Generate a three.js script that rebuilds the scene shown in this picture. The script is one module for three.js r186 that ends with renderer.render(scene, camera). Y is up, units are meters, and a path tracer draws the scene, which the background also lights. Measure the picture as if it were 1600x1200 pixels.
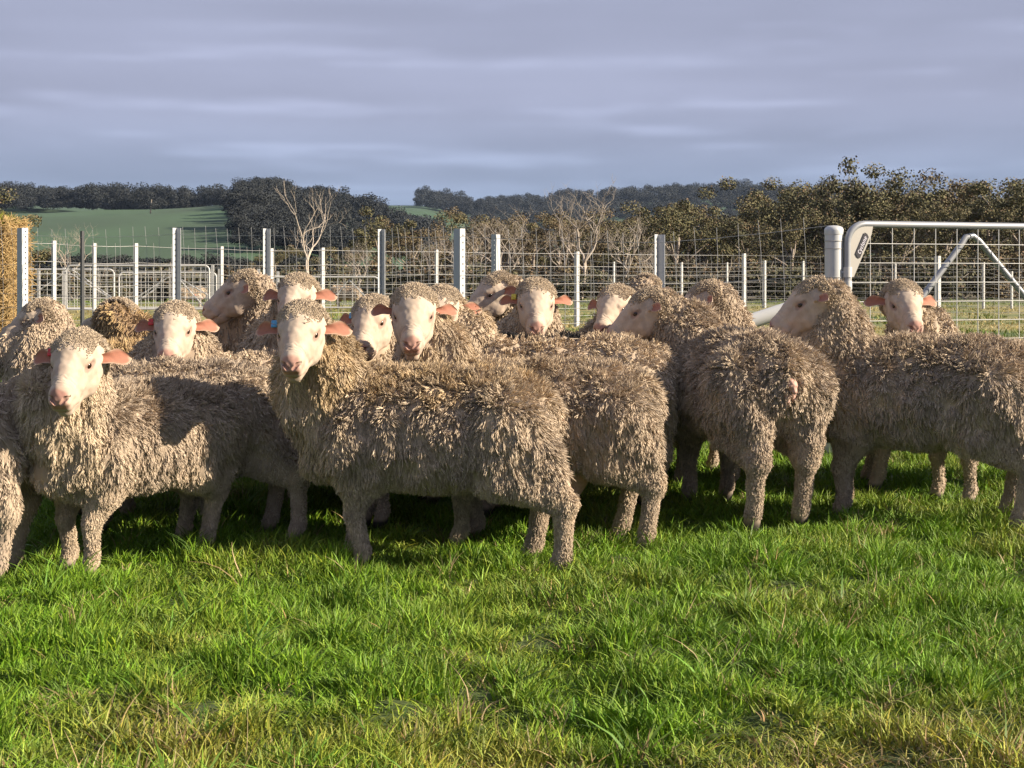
import * as THREE from 'three';
import { mergeGeometries } from 'three/addons/utils/BufferGeometryUtils.js';
import { RoundedBoxGeometry } from 'three/addons/geometries/RoundedBoxGeometry.js';
import { createNoise2D, createNoise3D } from 'simplex-noise';

// ------------------------------------------------------------------ camera, sky, sun, exposure
const EYE = 1.05, FOCAL = 2300, HORIZON = 432;          // metres; pixels of a 1600 x 1200 frame
const scene = new THREE.Scene();
const camera = new THREE.PerspectiveCamera(2 * Math.atan(600 / FOCAL) * 180 / Math.PI, 4 / 3, 0.1, 6000);
camera.position.set(0, EYE, 0);
camera.lookAt(0, EYE, -1);
camera.setViewOffset(1600, 1200, 0, 600 - HORIZON, 1600, 1200);
const renderer = new THREE.WebGLRenderer({ antialias: true });
renderer.toneMapping = THREE.LinearToneMapping;
renderer.toneMappingExposure = 2.5;
renderer.shadowMap.enabled = true;

const SUN = new THREE.Vector3(0.87, 0.45, 0.19).normalize();
const sun = new THREE.DirectionalLight(new THREE.Color(1.0, 0.86, 0.68), 5.0);
sun.position.copy(SUN).multiplyScalar(60); sun.target.position.set(0, 0, -6); sun.position.add(sun.target.position);
sun.castShadow = true; sun.shadow.mapSize.set(4096, 4096);
Object.assign(sun.shadow.camera, { left: -20, right: 20, top: 20, bottom: -20, near: 1, far: 140 });
scene.add(sun, sun.target);

let seed = 12345;
const rnd = () => { seed = (seed + 0x6d2b79f5) | 0; let t = Math.imul(seed ^ (seed >>> 15), 1 | seed); t = (t + Math.imul(t ^ (t >>> 7), 61 | t)) ^ t; return ((t ^ (t >>> 14)) >>> 0) / 4294967296; };
const ran = (a, b) => a + (b - a) * rnd();
const N2 = createNoise2D(rnd), N3 = createNoise3D(rnd);
const clamp = (v, a = 0, b = 1) => Math.min(b, Math.max(a, v));
const smooth = (a, b, v) => { const t = clamp((v - a) / (b - a)); return t * t * (3 - 2 * t); };
const mix = (a, b, t) => a + (b - a) * t;
const V = (x, y, z) => new THREE.Vector3(x, y, z);
const fbm2 = (x, y, n = 4) => { let s = 0, a = 0.5; for (let i = 0; i < n; i++) { s += a * N2(x, y); x = x * 2.03 + 7.1; y = y * 2.03 - 3.7; a *= 0.5; } return s; };

{ // low grey stratus in long flat bands: one layer of cloud at 900 m, thinner and bluer where the noise is low
  const W = 2048, H = 1024, data = new Float32Array(W * H * 4);
  for (let j = 0; j < H; j++) {
    const el = ((j + 0.5) / H - 0.5) * Math.PI;
    for (let i = 0; i < W; i++) {
      const az = ((i + 0.5) / W - 0.5) * 2 * Math.PI, e = Math.max(el, 0.012);
      const reach = Math.min(1 / Math.tan(e), 26), x = Math.cos(az) * reach, z = Math.sin(az) * reach;
      let c = 0.6 * fbm2(x * 0.30 + 3, z * 0.10 + 9, 4) + 0.5 * fbm2(Math.cos(az) * 1.6 + 5, el * 24 + Math.sin(az) * 1.5, 3);
      const streak = smooth(0.12, 0.62, fbm2(Math.cos(az) * 2.6 + 1.3, el * 46 + Math.sin(az) * 3, 4) + 0.12 * c);
      c = smooth(-0.75, 0.75, c);
      const low = smooth(0.13, 0.03, el);
      const k = 0.335 + 0.095 * c + 0.11 * streak * smooth(0.03, 0.07, el) * smooth(0.24, 0.1, el);
      const o = (j * W + i) * 4;
      data[o] = mix(0.405, 0.310, low) * k; data[o + 1] = mix(0.440, 0.392, low) * k; data[o + 2] = mix(0.600, 0.555, low) * k; data[o + 3] = 1;
    }
  }
  const t = new THREE.DataTexture(data, W, H, THREE.RGBAFormat, THREE.FloatType);
  t.mapping = THREE.EquirectangularReflectionMapping; t.magFilter = THREE.LinearFilter; t.needsUpdate = true;
  scene.background = t; scene.environment = t;
}

// ------------------------------------------------------------------ helpers
const UPV = V(0, 1, 0);
const taken = new Map();
const numbered = (n) => { const k = taken.get(n) || 0; taken.set(n, k + 1); return k ? n + '_' + String(k).padStart(3, '0') : n; };
function thing(name, label, category, group) { const g = new THREE.Group(); g.name = numbered(name); g.userData = { label, category }; if (group) g.userData.group = group; scene.add(g); return g; }
function mesh(name, geo, mat, parent) { const m = new THREE.Mesh(geo, mat); m.name = name; m.castShadow = m.receiveShadow = true; parent.add(m); return m; }
function structure(name, geo, mat) { const m = mesh(numbered(name), geo, mat, scene); m.userData = { kind: 'structure' }; return m; }
const ORD = ['leftmost', 'second from the left', 'third from the left', 'fourth from the left', 'fifth from the left', 'sixth from the left', 'seventh from the left', 'eighth from the left', 'ninth from the left', 'tenth from the left', 'eleventh from the left', 'twelfth from the left', 'thirteenth from the left', 'fourteenth from the left'];
const ranks = new Map(), ranked = (label) => { const k = ranks.get(label) || 0; ranks.set(label, k + 1); return label + ', ' + ORD[k]; };   // call in order from left to right
const at = (px, py, d) => V((px - 800) * d / FOCAL, EYE - (py - HORIZON) * d / FOCAL, -d);   // the point that a pixel shows at a depth of d metres
const std = (r, g, b, rough = 0.9, extra = {}) => new THREE.MeshStandardMaterial({ color: new THREE.Color().setRGB(r, g, b), roughness: rough, ...extra });
const vcol = (rough = 0.95, extra = {}) => new THREE.MeshStandardMaterial({ vertexColors: true, roughness: rough, ...extra });
function noiseTexture(w, f) { const d = new Uint8Array(w * w * 4); for (let j = 0; j < w; j++) for (let i = 0; i < w; i++) { const v = clamp(f(i / w, j / w)) * 255, o = (j * w + i) * 4; d[o] = d[o + 1] = d[o + 2] = v; d[o + 3] = 255; } const t = new THREE.DataTexture(d, w, w); t.wrapS = t.wrapT = THREE.RepeatWrapping; t.magFilter = THREE.LinearFilter; t.needsUpdate = true; return t; }
const ringN = (u, v, k) => N3(Math.cos(u * 6.2832) * k, Math.sin(u * 6.2832) * k, Math.sin(v * 6.2832) * k + 3 * Math.cos(v * 6.2832));

function tube(points, r0, r1, sides = 6, closed = true) {   // tapered tube along points
  const pos = [], nor = [], idx = [], n = points.length;
  let up = V(0.31, 0.27, 0.91);
  for (let i = 0; i < n; i++) {
    const a = points[Math.max(0, i - 1)], b = points[Math.min(n - 1, i + 1)], d = b.clone().sub(a).normalize();
    let s = d.clone().cross(up); if (s.lengthSq() < 1e-4) s = d.clone().cross(V(1, 0, 0)); s.normalize();
    const t = s.clone().cross(d), r = typeof r0 === 'function' ? r0(i / (n - 1)) : mix(r0, r1, i / (n - 1));
    for (let k = 0; k < sides; k++) { const an = k / sides * 6.28319, c = Math.cos(an), q = Math.sin(an); nor.push(s.x * c + t.x * q, s.y * c + t.y * q, s.z * c + t.z * q); pos.push(points[i].x + (s.x * c + t.x * q) * r, points[i].y + (s.y * c + t.y * q) * r, points[i].z + (s.z * c + t.z * q) * r); }
    if (i) for (let k = 0; k < sides; k++) { const p = (i - 1) * sides + k, q = (i - 1) * sides + (k + 1) % sides; idx.push(p, p + sides, q, q, p + sides, q + sides); }
  }
  if (closed) for (const [base, c] of [[0, points[0]], [(n - 1) * sides, points[n - 1]]]) { const m = pos.length / 3; pos.push(c.x, c.y, c.z); const dd = (base ? points[n - 1].clone().sub(points[n - 2]) : points[0].clone().sub(points[1])).normalize(); nor.push(dd.x, dd.y, dd.z); for (let k = 0; k < sides; k++) base ? idx.push(base + (k + 1) % sides, base + k, m) : idx.push(base + k, base + (k + 1) % sides, m); }
  const g = new THREE.BufferGeometry(); g.setAttribute('position', new THREE.Float32BufferAttribute(pos, 3)); g.setAttribute('normal', new THREE.Float32BufferAttribute(nor, 3)); g.setIndex(idx); return g;
}
const line = (a, b, r, sides = 5) => tube([a, b], r, r, sides);
const paint = (g, r, gg, b) => { const n = g.attributes.position.count, c = new Float32Array(n * 3); for (let i = 0; i < n; i++) { c[i * 3] = r; c[i * 3 + 1] = gg; c[i * 3 + 2] = b; } g.setAttribute('color', new THREE.BufferAttribute(c, 3)); return g; };

// ------------------------------------------------------------------ ground and hills, one sheet
const ridge = (px) => {   // height of the far ground by bearing
  const a = smooth(700, 350, px), b = smooth(300, 560, px) * smooth(760, 640, px);
  return { a, b };
};
function groundY(x, z) {
  const d = -z;
  let y = 0.045 * N2(x * 0.6, z * 0.6) * smooth(70, 20, d) + 0.014 * N2(x * 2.1 + 4, z * 2.1) + 0.022 * N2(x * 4.3 + 1, z * 4.3) * smooth(12, 8, d);
  if (d > 110) {
    const px = 800 + x / d * FOCAL, { a, b } = ridge(px), nn = fbm2(x * 0.004, z * 0.004, 3);
    y += a * smooth(150, 640, d) * 27 + b * smooth(260, 640, d) * 9 + smooth(500, 1500, d) * (67 + 8 * Math.sin(px * 0.006 + 1)) * (1 - 0.45 * a) + nn * smooth(150, 600, d) * 5 - smooth(1600, 3500, d) * 40;
  }
  return y;
}
const dryness = (x, z) => { const d = -z; return clamp(0.5 * fbm2(x * 0.5 + 8, z * 0.5, 3) + 0.85 * smooth(3.9, 3.0, d) * smooth(-0.5, 0.5, fbm2(x * 1.3, z * 1.3 + 5, 2) + 0.25)); };
{
  const rows = []; for (let d = -6; d < 1.5; d += 0.25) rows.push(d); for (let d = 1.5; d < 12; d += 0.07) rows.push(d); for (let d = 12; d < 4200; d *= 1.045) rows.push(d);
  const cols = 160, pos = [], col = [], idx = [], uv = [];
  rows.forEach((d, j) => {
    for (let i = 0; i <= cols; i++) {
      const t = i / cols * 2 - 1, x = Math.sign(t) * (0.45 * Math.abs(t) + 0.55 * t ** 4) * (22 + Math.max(d, 0) * 1.7), z = -d;
      pos.push(x, groundY(x, z), z); uv.push(x, z);
      const n = fbm2(x * 0.2, z * 0.2, 4), px = 800 + x / Math.max(d, 1) * FOCAL;
      let c = [0.050 + 0.015 * n, 0.085 + 0.02 * n, 0.014];
      if (d < 12) c = [0.040, 0.062, 0.012];
      const straw = smooth(0.0, 0.35, fbm2(x * 0.16 + 3, z * 0.3, 3) + 0.42) * smooth(17, 24, d) * smooth(62, 46, d);
      c = [mix(c[0], 0.24, straw * 0.8), mix(c[1], 0.20, straw * 0.8), mix(c[2], 0.075, straw * 0.8)];
      const bare = smooth(56, 66, d) * smooth(140, 100, d);
      c = [mix(c[0], 0.09, bare), mix(c[1], 0.075, bare), mix(c[2], 0.04, bare)];
      if (d > 130) { const f = 1 + 0.25 * N2(x * 0.02, z * 0.006); c = [0.024 * f, 0.060 * f, 0.022 * f]; }
      col.push(...c);
    }
    if (j) for (let i = 0; i < cols; i++) { const p = (j - 1) * (cols + 1) + i, q = p + cols + 1; idx.push(p, p + 1, q, p + 1, q + 1, q); }
  });
  const g = new THREE.BufferGeometry(); g.setAttribute('position', new THREE.Float32BufferAttribute(pos, 3)); g.setAttribute('color', new THREE.Float32BufferAttribute(col, 3)); g.setAttribute('uv', new THREE.Float32BufferAttribute(uv, 2)); g.setIndex(idx); g.computeVertexNormals();
  structure('ground', g, vcol(1));
}

// ------------------------------------------------------------------ bodies: a distance field of tapered bones, meshed by surface nets
const bone = (a, b, ra, rb, k = 0.05) => ({ a, b, ra, rb, k, d: [b[0] - a[0], b[1] - a[1], b[2] - a[2]], l: 1 / Math.max(1e-9, (b[0] - a[0]) ** 2 + (b[1] - a[1]) ** 2 + (b[2] - a[2]) ** 2) });
function boneDist(p, x, y, z) { const ax = x - p.a[0], ay = y - p.a[1], az = z - p.a[2]; let t = (ax * p.d[0] + ay * p.d[1] + az * p.d[2]) * p.l; t = t < 0 ? 0 : t > 1 ? 1 : t; const u = ax - t * p.d[0], v = ay - t * p.d[1], w = az - t * p.d[2]; return Math.sqrt(u * u + v * v + w * w) - (p.ra + (p.rb - p.ra) * t); }
function fieldOf(bones, cuts = [], rough = null) {
  return (x, y, z, fine) => {
    let f = 1e3;
    for (const p of bones) { const d = boneDist(p, x, y, z), k = p.k, h = k - Math.abs(f - d); f = h > 0 ? Math.min(f, d) - h * h / (4 * k) : Math.min(f, d); }
    if (fine) { for (const p of cuts) { const d = -boneDist(p, x, y, z), k = p.k, h = k - Math.abs(f - d); f = h > 0 ? Math.max(f, d) + h * h / (4 * k) : Math.max(f, d); } if (rough) f += rough(x, y, z); }
    return f;
  };
}
function surfaceNet(field, lo, hi, c) {
  const n = [0, 1, 2].map((i) => Math.ceil((hi[i] - lo[i]) / c / 4) * 4 + 1), [nx, ny, nz] = n, F = new Float32Array(nx * ny * nz).fill(1);
  const at3 = (i, j, k) => i + nx * (j + ny * k);
  for (let k = 0; k < nz; k += 4) for (let j = 0; j < ny; j += 4) for (let i = 0; i < nx; i += 4) {
    const f0 = field(lo[0] + (i + 1.5) * c, lo[1] + (j + 1.5) * c, lo[2] + (k + 1.5) * c, false), near = Math.abs(f0) < 4.6 * c + 0.03;
    for (let w = k; w < Math.min(k + 4, nz); w++) for (let v = j; v < Math.min(j + 4, ny); v++) for (let u = i; u < Math.min(i + 4, nx); u++) F[at3(u, v, w)] = near ? field(lo[0] + u * c, lo[1] + v * c, lo[2] + w * c, true) : f0;
  }
  const vid = new Int32Array(nx * ny * nz).fill(-1), pos = [], idx = [];
  for (let k = 0; k < nz - 1; k++) for (let j = 0; j < ny - 1; j++) for (let i = 0; i < nx - 1; i++) {
    let m = 0, sx = 0, sy = 0, sz = 0; const b = at3(i, j, k);
    const q = [F[b], F[b + 1], F[b + nx], F[b + nx + 1], F[b + nx * ny], F[b + nx * ny + 1], F[b + nx * ny + nx], F[b + nx * ny + nx + 1]];
    let neg = 0; for (const v of q) if (v < 0) neg++;
    if (!neg || neg === 8) continue;
    for (let e = 0; e < 8; e++) for (const bit of [1, 2, 4]) if (!(e & bit)) { const a = q[e], d = q[e | bit]; if ((a < 0) !== (d < 0)) { const t = a / (a - d); sx += (e & 1) + (bit === 1 ? t : 0); sy += ((e >> 1) & 1) + (bit === 2 ? t : 0); sz += ((e >> 2) & 1) + (bit === 4 ? t : 0); m++; } }
    vid[b] = pos.length / 3; pos.push(lo[0] + (i + sx / m) * c, lo[1] + (j + sy / m) * c, lo[2] + (k + sz / m) * c);
  }
  const quad = (a, b, d, e, flip) => { if (a < 0 || b < 0 || d < 0 || e < 0) return; flip ? idx.push(a, d, b, b, d, e) : idx.push(a, b, d, b, e, d); };
  const X = 1, Y = nx, Z = nx * ny;
  for (let k = 1; k < nz - 1; k++) for (let j = 1; j < ny - 1; j++) for (let i = 1; i < nx - 1; i++) {
    const b = at3(i, j, k), s = F[b] < 0;
    if (s !== F[b + X] < 0) quad(vid[b - Y - Z], vid[b - Z], vid[b - Y], vid[b], !s);
    if (s !== F[b + Y] < 0) quad(vid[b - X - Z], vid[b - Z], vid[b - X], vid[b], s);
    if (s !== F[b + Z] < 0) quad(vid[b - X - Y], vid[b - Y], vid[b - X], vid[b], !s);
  }
  const g = new THREE.BufferGeometry(); g.setAttribute('position', new THREE.Float32BufferAttribute(pos, 3)); g.setIndex(idx);
  const nor = new Float32Array(pos.length), e = c * 0.6;
  for (let i = 0; i < pos.length; i += 3) { const x = pos[i], y = pos[i + 1], z = pos[i + 2]; let a = field(x + e, y, z, true) - field(x - e, y, z, true), b = field(x, y + e, z, true) - field(x, y - e, z, true), d = field(x, y, z + e, true) - field(x, y, z - e, true); const l = Math.hypot(a, b, d) || 1; nor[i] = a / l; nor[i + 1] = b / l; nor[i + 2] = d / l; }
  g.setAttribute('normal', new THREE.BufferAttribute(nor, 3));
  return g;
}

// ------------------------------------------------------------------ the head, muzzle along +x, poll at the origin
function makeHead({ wide = 1, open = 0, seedN = 0 } = {}) {
  const w = wide, S = [];
  S.push(bone([0.0, 0.0, 0], [0.045, 0.010, 0], 0.070 * w, 0.068 * w, 0.03));                              // skull
  S.push(bone([0.045, 0.012, 0], [0.11, 0.006, 0], 0.060 * w, 0.044 * w, 0.025));                           // forehead to bridge
  S.push(bone([0.11, 0.012, 0], [0.195, -0.004, 0], 0.036 * w, 0.029, 0.03));                               // bridge of the nose
  S.push(bone([0.12, -0.018, 0], [0.205, -0.026, 0], 0.040 * w, 0.032, 0.03));
  for (const s of [-1, 1]) {
    S.push(bone([0.005, -0.045, s * 0.030], [0.075, -0.062, s * 0.028], 0.046, 0.044, 0.035));               // jaw angle
    S.push(bone([0.075, -0.062, s * 0.024], [0.165, -0.066 - open * 0.5, s * 0.014], 0.036, 0.023, 0.025));
    S.push(bone([0.030, 0.034, s * 0.046 * w], [0.080, 0.028, s * 0.049 * w], 0.024, 0.0135, 0.014));        // brow
    S.push(bone([0.066, -0.012, s * 0.052 * w], [0.14, -0.030, s * 0.034], 0.019, 0.016, 0.02));             // cheek bone
    S.push(bone([0.198, -0.012, s * 0.016], [0.226, -0.020, s * 0.0165], 0.023, 0.0165, 0.012));              // wing of the nose
    S.push(bone([0.18, -0.044, s * 0.022], [0.212, -0.047, s * 0.015], 0.024, 0.0185, 0.014));                // upper lip
    S.push(bone([0.155, -0.078 - open, s * 0.010], [0.196, -0.078 - open, s * 0.007], 0.022, 0.019, 0.012));  // lower lip and chin
  }
  S.push(bone([-0.05, -0.03, 0], [0.0, -0.02, 0], 0.072, 0.068, 0.04));
  const cut = [];
  for (const s of [-1, 1]) {
    cut.push(bone([0.2415, -0.018, s * 0.0085], [0.231, -0.006, s * 0.021], 0.0042, 0.0062, 0.003), bone([0.231, -0.006, s * 0.021], [0.217, -0.006, s * 0.033], 0.0056, 0.0030, 0.003));   // nostril
    const my = -0.0655 - open * 0.45;
    cut.push(bone([0.235, my, 0], [0.214, my, s * 0.026], 0.0036 + open * 0.45, 0.0036 + open * 0.3, 0.003), bone([0.214, my, s * 0.026], [0.145, my + 0.008, s * 0.047], 0.0038 + open * 0.2, 0.0026, 0.003)); // mouth
    cut.push(bone([0.063, 0.0125, s * 0.0745 * w], [0.096, 0.0085, s * 0.0615 * w], 0.0066, 0.0054, 0.004));    // slit between the lids
  }
  cut.push(bone([0.243, -0.026, 0], [0.236, -0.056, 0], 0.0026, 0.0026, 0.003));
  const g = surfaceNet(fieldOf(S, cut, (x, y, z) => 0.0010 * N3(x * 34 + seedN, y * 34, z * 34) + 0.0009 * Math.sin((x + 0.004 * N3(x * 30, y * 30, z * 40)) * 560) * smooth(0.15, 0.17, x) * smooth(0.205, 0.19, x) * smooth(-0.03, 0.0, y)), [-0.06, -0.14, -0.105], [0.26, 0.10, 0.105], 0.0043);
  const p = g.attributes.position, n = p.count, col = new Float32Array(n * 3);
  for (let i = 0; i < n; i++) {
    const x = p.getX(i), y = p.getY(i), z = p.getZ(i), m = N3(x * 22 + seedN, y * 22, z * 22), m2 = N3(x * 90, y * 90 + seedN, z * 90);
    const nose = smooth(0.208, 0.222, x + 0.006 * m) * smooth(-0.052, -0.040, y) * smooth(0.034, 0.022, Math.abs(z)), lip = smooth(0.18, 0.21, x) * smooth(0.012, 0.004, Math.abs(y + 0.064)) * 0.7;
    const eye = smooth(0.026, 0.016, Math.hypot(x - 0.08, y - 0.010, Math.abs(z) - 0.062 * w)) * 0.55, jaw = smooth(-0.05, -0.09, y) * 0.12;
    const m3 = N3(x * 11 + seedN * 3, y * 11, z * 11), k = 0.93 + 0.08 * m + 0.07 * m2, pk = clamp(nose * 0.85 + lip * 0.6 + eye * 0.7 + jaw + 0.22 * smooth(0.0, 0.7, m3 + 0.3 * m2) * smooth(0.05, 0.16, x)), dirt = smooth(0.25, 0.8, N3(x * 16, y * 16 + seedN, z * 16 + 4) + 0.35 * m2) * 0.30;
    col[i * 3] = mix(mix(0.45, 0.37, pk), 0.25, dirt) * k; col[i * 3 + 1] = mix(mix(0.365, 0.195, pk), 0.18, dirt) * k; col[i * 3 + 2] = mix(mix(0.285, 0.155, pk), 0.115, dirt) * k;
  }
  for (let i = 0; i < n; i++) {   // brown lid rims, dark nostril lining
    const x = p.getX(i), y = p.getY(i), z = Math.abs(p.getZ(i)), t = clamp((x - 0.06) / 0.038), lid = smooth(0.0135, 0.0085, Math.hypot(Math.min(0, x - 0.06) + Math.max(0, x - 0.098), y - mix(0.0125, 0.0085, t), z - mix(0.0745, 0.0605, t) * w)), ns = smooth(0.010, 0.006, Math.hypot(x - 0.228, y + 0.006, z - 0.022)), q = clamp(lid * 0.5 + ns * 0.6);
    col[i * 3] = mix(col[i * 3], 0.13, q); col[i * 3 + 1] = mix(col[i * 3 + 1], 0.075, q); col[i * 3 + 2] = mix(col[i * 3 + 2], 0.055, q);
  }
  g.setAttribute('color', new THREE.BufferAttribute(col, 3));
  g.userData = { wide };
  return g;
}
const HEADS = [makeHead({ wide: 1.02, seedN: 1 }), makeHead({ wide: 1.08, seedN: 9, open: 0.006 }), makeHead({ wide: 0.96, seedN: 21 })];

function makeEar(len, wid, curl) {   // stands out along +z, its cup open towards +x
  const U = 14, W = 10, pos = [], col = [], idx = [];
  for (const side of [0, 1]) for (let i = 0; i <= U; i++) for (let j = 0; j <= W; j++) {
    const t = i / U, s = j / W * 2 - 1, w = wid * (0.40 + 0.60 * Math.sin(Math.min(1, t / 0.5) * 1.5708)) * (t > 0.5 ? Math.pow(Math.max(0.02, 1 - ((t - 0.5) / 0.505) ** 2), 0.62) : 1);
    const fold = curl * (1.25 - t * 0.8), a = s * fold, R = w / fold, th = side ? 0.0045 * (1 - s * s * 0.75) * (1 - t * 0.4) : 0;
    const x = R * (1 - Math.cos(a)) - th + 0.006 * Math.sin(t * 3), y = R * Math.sin(a) - 0.018 * t * t + 0.003 * Math.sin(t * 9 + s * 2), z = t * len;
    pos.push(x, y, z);
    const rim = smooth(0.7, 1, Math.abs(s)) + smooth(0.85, 1, t), m = 0.92 + 0.12 * N3(x * 60, y * 60, z * 60 + 5 * side);
    const c = side ? [0.50, 0.405, 0.32] : [mix(0.33, 0.48, clamp(rim)), mix(0.135, 0.34, clamp(rim)), mix(0.085, 0.25, clamp(rim))];
    col.push(c[0] * m, c[1] * m, c[2] * m);
  }
  const M = (U + 1) * (W + 1), id = (sd, i, j) => sd * M + i * (W + 1) + j;
  for (const sd of [0, 1]) for (let i = 0; i < U; i++) for (let j = 0; j < W; j++) { const a = id(sd, i, j), b = id(sd, i, j + 1), c = id(sd, i + 1, j), d = id(sd, i + 1, j + 1); sd ? idx.push(a, c, b, b, c, d) : idx.push(a, b, c, b, d, c); }
  for (let i = 0; i < U; i++) for (const j of [0, W]) { const a = id(0, i, j), b = id(0, i + 1, j), c = id(1, i, j), d = id(1, i + 1, j); idx.push(a, b, c, b, d, c); }
  const g = new THREE.BufferGeometry(); g.setAttribute('position', new THREE.Float32BufferAttribute(pos, 3)); g.setAttribute('color', new THREE.Float32BufferAttribute(col, 3)); g.setIndex(idx); g.computeVertexNormals(); return g;
}
const EARS = [makeEar(0.108, 0.029, 1.05), makeEar(0.102, 0.027, 1.3)];
const EARS_L = EARS.map((e) => { const g = e.clone(); g.scale(1, 1, -1); const ix = g.index.array; for (let i = 0; i < ix.length; i += 3) { const t = ix[i]; ix[i] = ix[i + 1]; ix[i + 1] = t; } g.computeVertexNormals(); return g; });

// locks of wool: tapered, crimped, three or four in a bundle; 1 unit long, 1 unit thick at the root
function makeLock(n, spread, crimp, sides = 4) {
  const parts = [];
  for (let i = 0; i < n; i++) {
    const a = i / n * 6.283 + rnd(), o = n > 1 ? spread * 0.5 : 0, ln = ran(0.75, 1.1), ph = ran(0, 6), pts = [];
    for (let k = 0; k <= 4; k++) { const t = k / 4; pts.push(V(Math.cos(a) * o * (1 - 0.55 * t) + crimp * Math.sin(t * 7 + ph) * t, t * ln, Math.sin(a) * o * (1 - 0.55 * t) + crimp * Math.cos(t * 6 + ph) * t)); }
    const g = tube(pts, (t) => 0.5 * (n > 1 ? 0.62 : 1) * (1 - 0.72 * t * t), 0, sides, false); parts.push(g);
  }
  return mergeGeometries(parts);
}
// radius is given in units of the lock's thickness and x, z are scaled by it, so crimp and spread are in thicknesses too
const LOCKS = [makeLock(2, 1.5, 0.35), makeLock(3, 1.8, 0.45), makeLock(2, 1.2, 0.6)];
const matWool = std(1, 1, 1, 1), matBody = vcol(0.95), matEar = vcol(0.8), matEye = std(0.022, 0.012, 0.007, 0.12), matSkin = vcol(0.7);
matWool.sheen = 0;

const M4 = (m) => m, tmpM = new THREE.Matrix4(), tmpV = new THREE.Vector3(), tmpC = new THREE.Color();
function lockField(list, parent, name) {   // list of {p, dir, len, w, c, k}
  for (let k = 0; k < LOCKS.length; k++) {
    const L = list.filter((_, i) => i % LOCKS.length === k), m = new THREE.InstancedMesh(LOCKS[k], matWool, L.length);
    m.name = name; m.castShadow = m.receiveShadow = true; m.userData = { kind: 'stuff' };
    L.forEach((l, i) => {
      const y = l.dir, x = V(y.y, -y.x, 0.3 * y.z + 0.1).cross(y).normalize(), z = x.clone().cross(y);
      const ca = Math.cos(l.k), sa = Math.sin(l.k), xx = x.clone().multiplyScalar(ca).addScaledVector(z, sa), zz = z.clone().multiplyScalar(ca).addScaledVector(x, -sa);
      tmpM.makeBasis(xx.multiplyScalar(l.w), y.clone().multiplyScalar(l.len), zz.multiplyScalar(l.w)); tmpM.setPosition(l.p); m.setMatrixAt(i, tmpM);
      m.setColorAt(i, tmpC.setRGB(l.c[0], l.c[1], l.c[2]));
    });
    parent.add(m);
  }
}


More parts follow.
